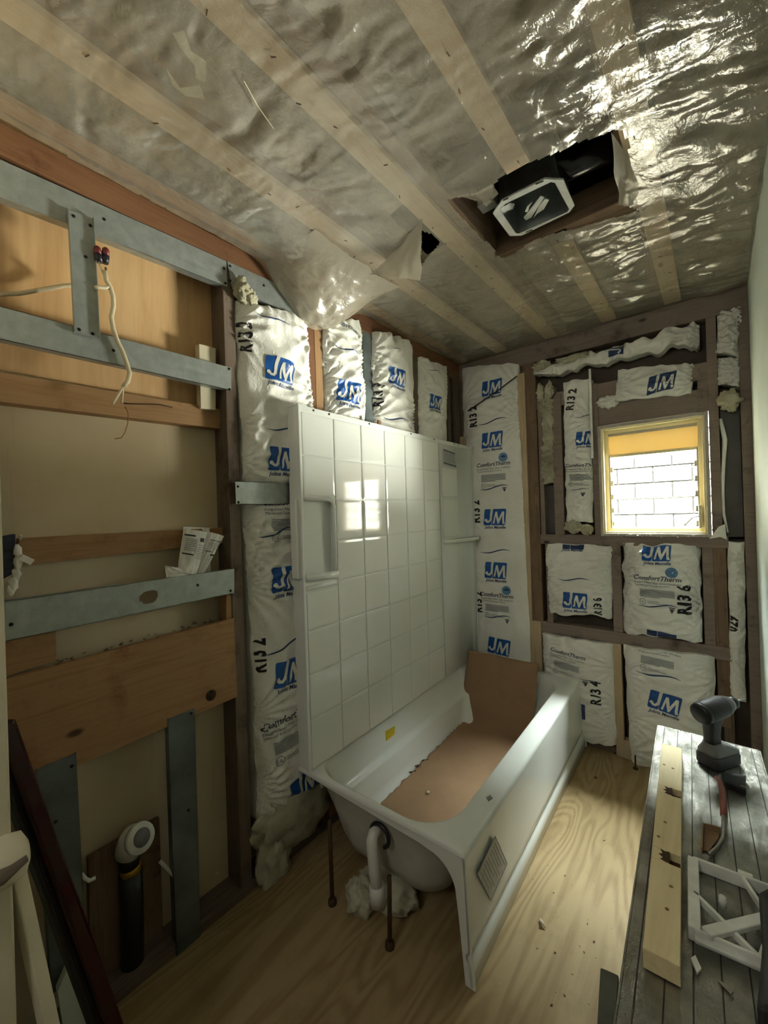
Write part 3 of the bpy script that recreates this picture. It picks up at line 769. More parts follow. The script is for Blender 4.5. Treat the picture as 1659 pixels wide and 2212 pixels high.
    def stamp(self, u, v, hpx, s='R13 2', rot=math.pi/2):
        a, b = self.center(u, v); _, b0 = self.center(u, v + hpx/2); _, b1 = self.center(u, v - hpx/2)
        self.put('rating_stamp', text_mesh(s, 0.035), 'ink', a, b, b1 - b0, rot, squash=1.25)
    def brand(self, u, v, wpx, rot=0.0, rest=True, globe=True):
        a, b = self.center(u, v); a0, _ = self.center(u - wpx/2, v); a1, _ = self.center(u + wpx/2, v); w = a1 - a0
        c, s_ = math.cos(rot), math.sin(rot)
        def at(x, y): return a + (x*c - y*s_)*w, b + (x*s_ + y*c)*w
        self.put('product_name', text_mesh('ComfortTherm', 0.016, 0.25), 'ink_dark', *at(0, 0), w, rot)
        self.put('small_print', text_mesh('Encapsulated Fiber Glass Insulation', 0.0, 0.15), 'ink_dark', *at(-.0, -.115), w*0.98, rot)
        self.put('small_print', text_mesh('Thermal and Sound Control', 0.0, 0.15), 'ink_dark', *at(-.12, -.185), w*0.74, rot)
        if globe:
            self.put('globe_mark', fine([disc(.30, .17, .13)], 2), 'ink_globe', a, b, w, rot, 0.0018)
            self.put('globe_mark', fine([[(.22, .17), (.27, .22), (.33, .23), (.38, .19), (.36, .16), (.28, .17)]], 1), 'ink_navy', a, b, w, rot, 0.0026)
        if rest:
            pl = [[(-.36, -.30 - .026*k), (.36 - (.3 if k == 7 else 0), -.30 - .026*k), (.36 - (.3 if k == 7 else 0), -.284 - .026*k), (-.36, -.284 - .026*k)] for k in range(8)]
            self.put('paragraph', fine(pl, 4), 'ink_grey', a, b, w, rot)
            self.put('approval_mark', text_mesh('UL', 0.02), 'ink_grey', *at(-.30, -.60), w*0.09, rot)
            ring = ([(-.30 + r*math.cos(k*math.pi/12), -.60 + r*math.sin(k*math.pi/12)) for k in range(24) for r in (.062, .075)], [(2*k, 2*k+1, (2*k+3) % 48, (2*k+2) % 48) for k in range(24)])
            self.put('approval_mark', ring, 'ink_grey', a, b, w, rot)
            self.put('approval_mark', fine([[(-.2, -.57), (.05, -.57), (.05, -.585), (-.2, -.585)], [(-.2, -.61), (.22, -.61), (.22, -.625), (-.2, -.625)]], 3), 'ink_grey', a, b, w, rot)
    def tri(self, u, v, wpx=14):
        a, b = self.center(u, v); a0, _ = self.center(u - wpx/2, v); a1, _ = self.center(u + wpx/2, v)
        self.put('triangle_mark', fine([[(-.5, .5), (.5, .5), (.5, .3), (-.5, .3)], [(-.42, .2), (.42, .2), (0, -.6)]], 1), 'ink_dark', a, b, a1 - a0)

def fluff(name, c, r, parent=None, seed=0, amp=0.45, freq=2.2, mat='wool', sub=4):    # lumpy tuft of glass wool
    bm = bmesh.new(); bmesh.ops.create_icosphere(bm, subdivisions=sub, radius=1.0)
    rx, ry, rz = r
    for v in bm.verts:
        n = v.co.normalized(); p = n*freq + Vector((seed*3.3, seed*1.1, seed*2.7))
        d = 1 + amp*(noise.noise(p) + 0.55*noise.noise(p*2.3) + 0.3*noise.noise(p*5.1))
        v.co = Vector((n.x*rx*d, n.y*ry*d, n.z*rz*d))
    mb = MB(); mb.v = [v.co + Vector(c) for v in bm.verts]; mb.f = [tuple(v.index for v in f.verts) for f in bm.faces]; bm.free()
    return mb.build(name, mat, parent, True, base=c)

# ---- batts of the tub wall
b1 = Batt('x', [(512, 648), (664, 690), (742, 1665), (563, 1770)], 'tall insulation batt left of the white surround, pulled open at its top and foot', 0.045, 11, wr=2.0, ray_n=12, pinch=1.507)
b1.stamp(541, 722, 62); b1.swoosh(592, 690, 70, -0.1); b1.logo(606, 800, 58); b1.swoosh(612, 927, 72)
b1.logo(612, 992, 58); b1.swoosh(608, 1148, 90, 0.1); b1.brand(628, 1085, 100, globe=False); b1.logo(622, 1250, 60); b1.swoosh(620, 1392, 90, 0.12)
b1.stamp(568, 1420, 75); b1.logo(628, 1450, 62); b1.brand(632, 1545, 110, 0.10); b1.logo(660, 1690, 60, 0.3)
fluff('wool_tuft', on_x(522, 628, XL + 0.02), (.025, .03, .045), b1.e, 1)
fluff('wool_tuft', on_x(540, 645, XL + 0.02), (.022, .03, .03), b1.e, 2)
fluff('wool_tuft', on_x(640, 1740, XL - 0.0), (.05, .20, .14), b1.e, 5, 0.3, mat='foam')
fluff('wool_tuft', on_x(590, 1860, XL + 0.0), (.045, .075, .12), b1.e, 7, 0.4, mat='foam')
b2 = Batt('x', [(699, 684), (783, 690), (792, 930), (704, 930)], 'narrow insulation batt above the surround, between brown studs and the grey steel stud', 0.04, 21, wr=2.0)
b2.put('product_name', text_mesh('ComfortTherm', 0.02), 'ink_dark', *b2.center(752, 703), 0.21, -0.15); b2.swoosh(752, 755, 50, -0.1); b2.logo(757, 846, 44)
b3 = Batt('x', [(806, 714), (890, 742), (898, 960), (806, 960)], 'warm-toned insulation batt right of the grey steel stud', 0.04, 31, wr=2.1)
b3.logo(860, 814, 31); b3.stamp(826, 851, 50, 'R13 3'); b3.swoosh(858, 905, 46, -0.05); b3.swoosh(857, 753, 18)
b4 = Batt('x', [(905, 770), (966, 795), (966, 965), (905, 955)], 'slim insulation batt nearest the corner above the surround', 0.035, 41, wr=1.2)
b4.logo(941, 869, 22); b4.swoosh(938, 800, 20)
# ---- batts of the window wall
b5 = Batt('y', [(996, 795), (1120, 785), (1152, 1440), (1012, 1440)], 'tall insulation batt in the corner, tied by a dark diagonal wire', 0.03, 51, wr=0.9, ray_n=7)
b5.logo(1062, 837, 42); b5.stamp(1023, 900, 45); b5.swoosh(1062, 910, 62); b5.logo(1063, 950, 44); b5.brand(1065, 1003, 72); b5.swoosh(1067, 1053, 64); b5.tri(1090, 1057, 9)
b5.stamp(1029, 1105, 48); b5.logo(1069, 1117, 46); b5.swoosh(1070, 1191, 66); b5.logo(1071, 1232, 46); b5.brand(1073, 1286, 70); b5.stamp(1034, 1300, 44); b5.swoosh(1075, 1332, 60); b5.tri(1096, 1342, 9); b5.logo(1078, 1396, 46, -0.05)
b6 = Batt('y', [(1152, 800), (1512, 693), (1512, 740), (1150, 815)], 'long crumpled batt laid on its side under the top plate', 0.035, 61, wr=2.0, ray_n=10, ends=2)
b6.put('logo_block', LOGO_B, 'ink_navy', *b6.center(1330, 748), 0.10, math.pi/2, shear=0.0); b6.put('logo_letters', LOGO_W, 'ink_white', *b6.center(1330, 748), 0.10, math.pi/2, 0.0036)
fluff('wool_tuft', on_y(1170, 790, YB - .01), (.05, .03, .03), b6.e, 3); fluff('wool_tuft', on_y(1240, 775, YB - .015), (.09, .03, .022), b6.e, 4)
b7 = Batt('y', [(1164, 838), (1194, 838), (1196, 1044), (1170, 1044)], 'thin strip of loose glass wool above dark building paper', 0.03, 71, mat='wool', wr=2.2, ends=2)
b7.swoosh(1178, 975, 22, -0.3)
fluff('wool_tuft', on_y(1167, 848, YB - .02), (.022, .02, .05), b7.e, 8); fluff('wool_tuft', on_y(1186, 845, YB - .02), (.025, .02, .05), b7.e, 9)
b8 = Batt('y', [(1216, 825), (1276, 818), (1280, 1128), (1222, 1128)], 'torn narrow batt left of the window behind a thin pale stick', 0.035, 81, wr=1.3)
b8.stamp(1233, 862, 45, 'R13 2', 1.35); b8.swoosh(1262, 897, 40); b8.logo(1265, 945, 44); b8.brand(1256, 1005, 74, -0.06, globe=False); b8.swoosh(1250, 1057, 40, -0.1); b8.tri(1258, 1068, 9)
fluff('wool_tuft', on_y(1240, 1138, YB - .02), (.045, .03, .035), b8.e, 10); fluff('wool_tuft', on_y(1268, 1144, YB - .02), (.035, .03, .03), b8.e, 12)
b9 = Batt('y', [(1336, 800), (1500, 782), (1496, 850), (1322, 868)], 'short batt lying sideways over the window header', 0.035, 91, wr=1.4)
b9.put('logo_block', LOGO_B, 'ink_navy', *b9.center(1428, 826), 0.12, 0.1, shear=.3); b9.put('logo_letters', LOGO_W, 'ink_white', *b9.center(1428, 826), 0.12, 0.1, 0.0036, shear=.3)
fluff('wool_tuft', on_y(1312, 868, YB - .0), (.05, .02, .035), b9.e, 13, mat='film')
b10 = Batt('y', [(1178, 1176), (1322, 1178), (1322, 1334), (1182, 1325)], 'square batt below the sill, left of the middle stud', 0.035, 101, wr=1.6, ray_n=9)
b10.put('logo_block', LOGO_B, 'ink_navy', *b10.center(1236, 1181), 0.12, 0, squash=.4); b10.put('maker_name', text_mesh('Johns Manville', 0.022, 0.25), 'ink_navy', *b10.center(1234, 1189), 0.12)
b10.swoosh(1238, 1252, 70, -0.05); b10.logo(1241, 1298, 52); b10.stamp(1291, 1311, 38, 'R13 6')
b11 = Batt('y', [(1344, 1176), (1512, 1178), (1518, 1390), (1346, 1366)], 'large batt below the window, right of the middle stud', 0.035, 111, wr=1.7, ray_n=12)
b11.logo(1417, 1194, 62, 0.0); b11.brand(1418, 1251, 104, -0.02); b11.swoosh(1420, 1310, 90, -0.05); b11.stamp(1479, 1297, 62, 'R13 6'); b11.tri(1451, 1320, 14); b11.put('logo_block', LOGO_B, 'ink_navy', *b11.center(1428, 1373), 0.13, -0.1, squash=.35)
b12 = Batt('y', [(1170, 1368), (1325, 1392), (1332, 1612), (1176, 1580)], 'lowest batt behind the far end of the tub', 0.045, 121, wr=1.2, ray_n=8, off=0.01)
b12.brand(1225, 1413, 76, -0.1, globe=False); b12.stamp(1287, 1498, 50, 'R13 4'); b12.tri(1264, 1478, 12); b12.put('logo_block', LOGO_B, 'ink_navy', *b12.center(1240, 1533), 0.12); b12.swoosh(1270, 1470, 40, -0.2)
b13 = Batt('y', [(1346, 1394), (1545, 1420), (1545, 1660), (1362, 1650)], 'lowest right batt behind the aluminium deck', 0.05, 131, wr=1.3, ray_n=9, off=0.01)
b13.brand(1420, 1400, 100, -0.06, globe=False); b13.logo(1435, 1518, 68, -0.1); b13.swoosh(1420, 1460, 100, -0.1)
b14 = Batt('y', [(1572, 1172), (1608, 1172), (1612, 1520), (1578, 1500)], 'long narrow batt standing at the right corner', 0.03, 141, wr=1.0)
b14.stamp(1582, 1350, 34, '029', 1.5)
b15 = Batt('y', [(1548, 672), (1600, 664), (1600, 768), (1546, 760)], 'crushed batt end in the top right bay', 0.03, 151, wr=1.8, ends=1)
b16 = Batt('y', [(1552, 772), (1600, 768), (1600, 836), (1552, 828)], 'crumpled batt scrap above the white board', 0.025, 161, wr=1.8, ends=1)
tag(fluff('wool_tuft', on_y(1575, 866, YB - .01), (.045, .03, .045), None, 15), 'round ball of glass wool above the dark building paper', 'insulation')
fl2 = MB().prism([on_y(u, v, YB - 0.012) for u, v in ((1532, 1164), (1552, 1138), (1566, 1132), (1570, 1166), (1556, 1160))], (0, 0.004, 0)).build('plastic_scrap', 'film'); tag(fl2, 'torn white film scrap hanging at the lower right of the window', 'scrap')
fl3 = MB().tube([on_y(u, v, YB + .01) for u, v in ((1556, 905), (1566, 950), (1563, 1000), (1560, 1060), (1563, 1110), (1572, 1150))], [.008, .01, .008, .009, .007, .004], 8).build('film_edge', 'film', None, True); tag(fl3, 'ragged strip of white film down the left side of the paper bay', 'scrap')
tag(MB().bar(on_y(1274, 797, YB - .016), on_y(1280, 990, YB - .016), .012, .008, (0, 1, 0)).build('thin_stick', 'frame_white', bevel=.001), 'thin pale stick nailed upright beside the torn batt', 'stick')
tag(MB().tube([on_y(1010, 888, YB - .045), on_y(1040, 868, YB - .048), on_y(1080, 840, YB - .048), on_y(1117, 812, YB - .04)], 0.004, 8).build('tie_wire', 'tool_black', None, True), 'dark wire stretched diagonally across the corner batt', 'wire')
box('pine_block', (XL + .005, YB - 0.03, 1.80), (XL + .05, YB - 0.005, 1.93), 'new_z', wb)

# ================================================================== WINDOW
wn = MB()
def ring(mb, x0, x1, z0, z1, t_, ya, yb):
    mb.box((x0, ya, z0), (x0 + t_, yb, z1)).box((x1 - t_, ya, z0), (x1, yb, z1)).box((x0 + t_, ya, z0), (x1 - t_, yb, z0 + t_)).box((x0 + t_, ya, z1 - t_), (x1 - t_, yb, z1)); return mb
win = ring(MB(), WX0 - .012, WX1 + .012, WZ0 - .012, WZ1 + .012, .016, YB - .012, YB + .02).build('window_1', 'win_grey', bevel=.002)
tag(win, 'small louvred window in a yellowed wooden frame', 'window', kind='structure')
ring(MB(), WX0, WX1, WZ0, WZ1, .014, YB - .004, YB + .10).build('jamb_frame', 'win_wood', win, bevel=.002)
ring(MB(), WX0 + .014, WX1 - .014, WZ0 + .014, WZ1 - .014, .018, YB + .03, YB + .055).build('window_stop', 'win_wood', win, bevel=.002)
box('filler_panel', (WX0 + .03, YB + .05, WZ1 - .155), (WX1 - .03, YB + .06, WZ1 - .03), 'win_panel', win, .002)
box('panel_rail', (WX0 + .03, YB + .04, WZ1 - .168), (WX1 - .03, YB + .062, WZ1 - .152), 'win_wood', win, .002)
box('panel_head', (WX0 + .015, YB + .035, WZ1 - .045), (WX1 - .015, YB + .06, WZ1 - .014), 'win_grey', win, .002)
lx0, lx1 = WX0 + .036, WX1 - .036
box('louvre_channel', (lx0 - .006, YB + .035, WZ0 + .03), (lx0 + .004, YB + .075, WZ1 - .16), 'alu', win, .001)
box('louvre_channel', (lx1 - .004, YB + .035, WZ0 + .03), (lx1 + .006, YB + .075, WZ1 - .16), 'alu', win, .001)
zt, zb = WZ1 - .175, WZ0 + .04
for k in range(5):
    z = zb + (zt - zb)*(k + .5)/5; hh = (zt - zb)/10*1.08
    p = lambda s: Vector((0, YB + .055 + s*hh*0.25, z + s*hh))
    g = MB().bar(Vector((lx0 + .004, 0, 0)) + (p(1)+p(-1))/2, Vector((lx1 - .004, 0, 0)) + (p(1)+p(-1))/2, .005, 2*hh, up=(p(1)-p(-1))).build('louvre_glass', 'glass', win)
    for x in (lx0 + .008, lx1 - .008):
        MB().box((x - .006, YB + .045, z - hh*.95), (x + .006, YB + .052, z - hh*.2)).box((x - .004, YB + .04, z - hh*.9), (x + .010*(1 if x < -.2 else -1), YB + .046, z - hh*.75)).build('louvre_clip', 'win_wood' if x < -.2 else 'alu', win, bevel=.001)
cr = MB().box((lx1 - .002, YB + .012, WZ0 + .035), (lx1 + .012, YB + .035, WZ0 + .15)).build('crank_box', 'alu', win, bevel=.003)
a_ = Vector((lx1 + .004, YB + .008, WZ0 + .095))
MB().tube([a_ + Vector((0, .02, 0)), a_, a_ + Vector((-.03, -.004, -.008)), a_ + Vector((-.062, -.008, -.045))], .0035, 8).lathe(a_ + Vector((-.062, -.008, -.045)), (0, 1, 0), [(-.006, .005), (.004, .005)], 10).build('crank_handle', 'steel', win, True)
stuff_bits('paint_flakes', [(Vector((rnd.uniform(WX0, WX1), YB - .012, WZ0 - .006 + rnd.uniform(-.006, .004))), rnd.uniform(.003, .008)) for _ in range(34)], 'paper', win, 9)

# ---- outside : neighbour's painted block wall across a pale yard
gnd = MB().box((-9, YP + .05, -.4), (8, 14, -.3)).build('exterior_ground', 'ground'); tag(gnd, 'pale sunlit yard outside the window', 'ground', kind='structure')
NY = 6.2
nb_ = MB().box((-5, NY + .015, -.3), (9, NY + .2, 3.4)).build('wall_neighbour', 'joint_shade'); tag(nb_, 'white painted block wall across the yard', 'wall', kind='structure')
z_ref = on_y(1400, 1110, NY).z
blk = None
for r_ in range(-5, 9):
    for c_ in range(-5, 18):
        x = -1.22 + c_*.40 + (.2 if r_ % 2 else 0); z = z_ref + r_*.203
        if blk is None:
            blk = MB().box((-.190, 0, .004), (.190, .03, .186)).build('block', 'block', nb_, bevel=.004); blk.location = Vector((x, NY, z)) - Vector(nb_.location)
        else:
            o = blk.copy(); COL.objects.link(o); o.parent = nb_; o.location = (x, NY + rnd.uniform(-.002, .002), z)

# ================================================================== TUB AND SURROUND
TT = math.radians(1.6); TN = Vector((-.607, 1.064, 0)); E1 = Vector((-math.sin(TT), math.cos(TT), 0)); E2 = Vector((-math.cos(TT), -math.sin(TT), 0))
def T(u, w, z): return TN + E1*u + E2*w + Vector((0, 0, z))
TL_, TW, RZ = 1.522, .745, .395
def rr(u0, u1, w0, w1, r, n=9, s=7):                      # rounded rectangle, fixed vertex count
    out = []
    cs = ((u1-r, w1-r, 0), (u0+r, w1-r, 90), (u0+r, w0+r, 180), (u1-r, w0+r, 270))
    for k, (cu, cw, a0) in enumerate(cs):
        arc = [(cu + r*math.cos(math.radians(a0 + 90*i/n)), cw + r*math.sin(math.radians(a0 + 90*i/n))) for i in range(n+1)]
        out += arc
        nx_ = cs[(k+1) % 4]; p1 = (nx_[0] + r*math.cos(math.radians(nx_[2])), nx_[1] + r*math.sin(math.radians(nx_[2])))
        for i in range(1, s): out.append((arc[-1][0] + (p1[0]-arc[-1][0])*i/s, arc[-1][1] + (p1[1]-arc[-1][1])*i/s))
    return out
tub = empty('bathtub', T(TL_/2, TW/2, 0), 'white alcove bathtub standing loose with cardboard in it', 'bathtub')
rings = [(RZ - .012, rr(-.002, TL_+.002, -.004, TW, .006)), (RZ - .004, rr(0, TL_, -.001, TW, .006)), (RZ, rr(.006, TL_-.006, .006, TW-.004, .006)),
         (RZ, rr(.020, 1.452, .078, .705, .15)), (RZ - .003, rr(.025, 1.446, .084, .700, .15)), (RZ - .012, rr(.031, 1.438, .090, .694, .15)), (RZ - .05, rr(.042, 1.415, .100, .680, .14)),
         (.262, rr(.066, 1.36, .118, .655, .13)), (.250, rr(.070, 1.35, .122, .647, .13)), (.244, rr(.074, 1.345, .126, .628, .12)), (.236, rr(.076, 1.34, .128, .622, .12)),
         (.15, rr(.095, 1.27, .145, .618, .11)), (.10, rr(.12, 1.22, .162, .606, .10)), (.078, rr(.15, 1.18, .19, .575, .09)), (.070, rr(.20, 1.12, .23, .53, .08)), (.068, rr(.45, .8, .34, .41, .03))]
mb = MB(); nn = len(rings[0][1])
for z, r_ in rings: mb.v += [T(u, w, z) for u, w in r_]
for k in range(len(rings)-1):
    for i in range(nn): a = k*nn + i; b = k*nn + (i+1) % nn; mb.f.append((a, b, b+nn, a+nn))
mb.f.append(tuple((len(rings)-1)*nn + i for i in range(nn)))
basin = mb.build('basin', 'acrylic', tub, True)
mb = MB()                                                 # rough underside shell of the basin
shell = [(RZ - .035, rr(.012, 1.46, .03, .715, .10))] + [(z - .008, rr(u0 - .012, u1 + .012, w0 - .012, w1 + .012, r_)) for z, u0, u1, w0, w1, r_ in
        ((RZ - .045, .036, 1.42, .088, .69, .14), (.262, .062, 1.37, .112, .66, .13), (.15, .088, 1.28, .140, .626, .12), (.09, .115, 1.23, .165, .61, .11), (.062, .17, 1.15, .21, .55, .09))]
for z, r_ in shell: mb.v += [T(u, w, z) for u, w in r_]
for k in range(len(shell)-1):
    for i in range(nn): a = k*nn + i; b = k*nn + (i+1) % nn; mb.f.append((a, b, b+nn, a+nn))
mb.f.append(tuple((len(shell)-1)*nn + i for i in range(nn)))
mb.build('underside', 'fibre_white', tub, True)
# apron : moulded front with a shallow raised foot
prof = [(RZ - .004, .0), (RZ - .02, -.003), (RZ - .06, -.005), (.13, -.012), (.105, -.012), (.094, -.004), (.082, -.004), (.074, -.012), (.05, -.015), (.004, -.017)]
mb = MB(); us = [0, .004] + [TL_*k/24 for k in range(1, 24)] + [TL_ - .004, TL_]
for u in us:
    for z, w in prof: mb.v.append(T(u, w*1.0, z))
m_ = len(prof)
for i in range(len(us)-1):
    for j in range(m_-1): mb.f.append((i*m_+j, i*m_+j+1, (i+1)*m_+j+1, (i+1)*m_+j))
mb.build('apron', 'acrylic', tub, True, solid=.007)
def end_flange(u, th):
    outer = [(-.024, 0.002), (-.012, .12), (-.004, RZ - .02), (0.0, RZ - .004), (TW, RZ - .004)]
    inner = [(TW, RZ - .018), (.16, RZ - .040)] + [(.03 + .095*(1 - math.sin(a)), RZ - .045 - .095*(1 - math.cos(a))) for a in [math.pi/2*k/8 for k in range(9)]] + [(.024, .2), (.008, 0.002)]
    return MB().prism([T(u, w, z) for w, z in outer + inner], E1*th).build('end_flange', 'acrylic', tub, bevel=.002)
end_flange(0.0, .010); end_flange(TL_ - .010, .010)
MB().box((.0, TW - .012, RZ - .03), (TL_, TW, RZ - .002), T).build('wall_flange', 'acrylic', tub, bevel=.002)
for k, uu in enumerate((.30, .75, 1.15)):
    MB().box((uu, .26, 0), (uu + .06, .50, .058), T).build('support_foot', 'fibre_white', tub, bevel=.004)
# stickers on the tub
def tub_face(pl, w, th=.0008):                            # pixels onto the apron plane
    out = []
    for u_, v_ in pl:
        d = ray(u_, v_); o_ = Vector((0, 0, CAM_H)); n_ = -E2; p0 = T(0, w, 0)
        out.append(o_ + d*((p0 - o_).dot(n_)/d.dot(n_)))
    return out
lab = tub_face([(1069, 1806), (1095, 1865), (1060, 1944), (1031, 1886)], -.0135)
o = MB().prism(lab, -E2*.001).build('instruction_sticker', 'label', tub); o['label'] = 'grey instruction sticker on the apron'
for k in range(9):
    f = (k + 1)/10; a_, b_ = lab[0].lerp(lab[3], f), lab[1].lerp(lab[2], f)
    MB().bar(a_.lerp(b_, .12) - E2*.0015, a_.lerp(b_, .9 - .1*(k % 3)) - E2*.0015, .0035, .0004, up=-E2).build('print_line', 'ink_grey', o)
for i in range(4):
    MB().bar(lab[i] - E2*.0012, lab[(i+1) % 4] - E2*.0012, .0022, .0006, up=-E2).build('sticker_edge', 'ink_dark' if i != 2 else 'label', o)
def top_px(u, v, z): return on_z(u, v, z)
o = MB().prism([top_px(u, v, RZ + .0006) for u, v in ((1049, 1722), (1059, 1716), (1065, 1724), (1055, 1732))], (0, 0, .0006)).build('barcode_sticker', 'label', tub); o['label'] = 'tiny barcode sticker on the rim'
for k in range(4): MB().prism([top_px(u + k*2.4, v - k*1.3, RZ + .0014) for u, v in ((1051, 1722.5), (1052, 1722), (1056.5, 1730), (1055.5, 1730.6))], (0, 0, .0003)).build('barcode_line', 'ink', o)
def on_w(u_, v_, w, z0):                                  # pixel onto the sloping rear inside of the basin
    d = ray(u_, v_); o_ = Vector((0, 0, CAM_H)); p0 = T(0, .690, .36); p1 = T(0, .655, .262); n_ = (p1 - p0).cross(E1).normalized()
    return o_ + d*((p0 - o_).dot(n_)/d.dot(n_)), n_
ys_ = [on_w(u, v, 0, 0) for u, v in ((831, 1580), (852, 1568), (851, 1586), (833, 1601))]
nrm = ys_[0][1]; nrm = nrm if nrm.dot(-E2) > 0 else -nrm
o = MB().prism([p + nrm*.003 for p, _ in ys_], nrm*.001).build('yellow_sticker', 'yellow', tub); o['label'] = 'small yellow sticker inside the tub'
# overflow and waste pipe at the near end
oc = on_x(800, 1777, -.865); oc = T(.030, .335, .285)
wst = empty('waste_pipe', T(-.01, .36, .0), 'white plastic waste pipe with black overflow gasket at the tub end', 'pipe')
ring_ = [oc - E1*.012 + E2*(.040*math.cos(a)) + Vector((0, 0, .040*math.sin(a))) for a in [math.radians(-100 + 200*k/20 + 90) for k in range(23)]]
tor = [oc - E1*.010 + E2*(.038*math.cos(a)) + Vector((0, 0, .038*math.sin(a))) for a in [math.radians(-70 + 245*k/24) for k in range(25)]]
tor = [oc - E1*.010 - E2*(.038*math.cos(math.radians(-62 + 232*k/24))) + Vector((0, 0, .038*math.sin(math.radians(-62 + 232*k/24)))) for k in range(25)]
MB().tube(tor, .0075, 10).build('overflow_gasket', 'black', wst, True)
pp = [oc + E1*.01 + E2*.012 + Vector((0, 0, .012)), oc - E1*.028 + E2*.014 + Vector((0, 0, .010)), oc - E1*.036 + E2*.014 + Vector((0, 0, -.006)), oc - E1*.034 + E2*.010 + Vector((0, 0, -.10)), oc - E1*.030 + E2*.004 + Vector((0, 0, -.19))]
MB().tube(pp, [.016, .02, .021, .021, .021], 16).build('overflow_tube', 'pvc', wst, True)
MB().tube([pp[-1] + Vector((0, 0, .03)), pp[-1] - Vector((0, 0, .035))], .027, 16).build('slip_nut', 'pvc', wst, True)
MB().tube([pp[-1] - Vector((0, 0, .02)), pp[-1] + E1*.12 - Vector((0, 0, .03)), pp[-1] + E1*.22 - Vector((0, 0, .02))], .02, 14).build('drain_arm', 'pvc', wst, True)
fm = fluff('foam_pad', T(.09, .36, .04), (.12, .075, .055), None, 21, .3, mat='foam'); tag(fm, 'pale crumbling foam pad under the drain', 'foam')
tag(fluff('foam_pad', T(.0, .415, .04), (.055, .05, .06), None, 22, .3, mat='foam'), 'pale foam lump left of the waste pipe', 'foam')
def stake(p0, p1, label):
    e = empty('threaded_rod', p0, label, 'rod', 'rods under the tub')
    MB().tube([p0, Vector(p0).lerp(p1, .5), p1], .0075, 8).build('shaft', 'rod', e, True)
    MB().lathe(p0, (0, 0, 1), [(0, .016), (.016, .015), (.022, .008)], 8).build('base_nut', 'rod', e, True)
g2 = on_z(842, 2046, 0); stake(g2, on_x(841, 1892, g2.x), 'rusty brown rod standing under the tub rim beside the foam pad')
g1 = on_z(718, 1952, 0); stake(g1, on_x(712, 1772, g1.x), 'rusty brown rod standing under the back of the tub, deep in shade')

# cardboard lining the tub
def card():
    us_ = [.17 + 1.03*k/60 for k in range(61)]; pr = [(u, .10) for u in us_]
    pr += [(1.215, .106), (1.228, .118), (1.24, .135)] + [(1.24 + .142*k/22, .135 + .352*k/22) for k in range(1, 23)]
    nw = 34; P = np.zeros((len(pr), nw+1, 3))
    for i, (u, z) in enumerate(pr):
        lft = .588 + .018*max(0, (u - .3)) + .012*noise.noise(Vector((u*24, 0, 3))) + .006*noise.noise(Vector((u*90, 2, 3))) - .12*max(0, (.34 - u))/.34
        rgt = .200 + .006*noise.noise(Vector((u*14, 9, 3)))
        if u > 1.2: k = min(1, (u - 1.2)/.10); lft += .045*k; rgt += .0*k
        for j in range(nw+1):
            w = rgt + (lft - rgt)*j/nw
            zz = z + .004*noise.noise(Vector((u*3, w*4, 1))) + (.012*max(0, (w - .53)/.07)**2 if u < 1.2 else 0)
            uu = u + (.01*noise.noise(Vector((w*5, z*4, 5))) if z > .14 else 0)
            P[i, j] = T(uu, w, zz)
    o = grid_mesh('sheet', P, 'cardboard', cbe, smooth=True)
    s_ = o.modifiers.new('solid', 'SOLIDIFY'); s_.thickness = .004; s_.offset = 0
    return o
cbe = empty('cardboard_liner', T(.7, .4, .10), 'torn brown cardboard sheet lining the tub and leaning on its far end', 'cardboard')
card()
tr_ = random.Random(4)
for k, (u, w) in enumerate(((.72, .625), (.86, .628), (1.0, .632), (.60, .618), (.66, .62), (1.08, .64))):
    c = T(u, w - .03, .104); vs = [c + Vector((tr_.uniform(-1, 1)*.02, tr_.uniform(-1, 1)*.022, tr_.uniform(-.3, 1)*.008)) for _ in range(7)]
    MB().prism(vs[:5], (0, 0, .002)).build('torn_edge', 'rod', cbe)
tag(fluff('plaster_chip', T(.40, .245, .112), (.012, .012, .008), None, 31, .4, mat='paper', sub=2), 'white plaster chip by the near inner edge of the tub', 'chip')
tag(fluff('plaster_chip', T(.52, .45, .110), (.008, .008, .005), None, 32, .4, mat='cream', sub=2), 'tiny cream chip in the middle of the cardboard', 'chip')
tag(MB().bar(T(.33, .33, .106), T(.35, .305, .107), .006, .004).build('wood_splinter', 'rod'), 'dark wood splinter lying on the cardboard', 'chip')

# moulded surround with tile pattern
SW0, SZ0, SZ1, SB = .672, RZ, 1.850, .742
sur = empty('tub_surround', T(TL_/2, .71, RZ), 'glossy white tub surround panel with moulded square tiles, corner shelf and niche', 'tub surround')
cols = [.012 + .181*k for k in range(0, 7)]; rows = [SZ1 - .02 - .1765*k for k in range(0, 9)]
rows[-1] = SZ0
NU0, NU1, NZ0, NZ1 = .012, .182, 1.148, 1.477
mb = MB()                                                 # backing plate, left open at the niche
def plate(u0, u1, z0, z1): mb.box((u0, SW0, z0), (u1, SW0 + .005, z1), T)
plate(0, NU0, SZ0, SZ1); plate(NU0, NU1, SZ0, NZ0); plate(NU0, NU1, NZ1, SZ1); plate(NU1, TL_ - .10, SZ0, SZ1)
mb.build('backing_panel', 'acrylic', sur)
mb = MB()                                                 # niche pocket pushed back between the studs
mb.box((NU0 - .003, SW0 + .02, NZ0), (NU1, SW0 + .024, NZ1), T).box((NU0 - .003, SW0, NZ0 - .003), (NU1, SW0 + .024, NZ0), T).box((NU0 - .003, SW0, NZ1), (NU1, SW0 + .024, NZ1 + .003), T).box((NU0 - .004, SW0, NZ0), (NU0, SW0 + .024, NZ1), T).box((NU1, SW0, NZ0), (NU1 + .003, SW0 + .024, NZ1), T)
mb.build('niche_pocket', 'acrylic', sur, bevel=.002)
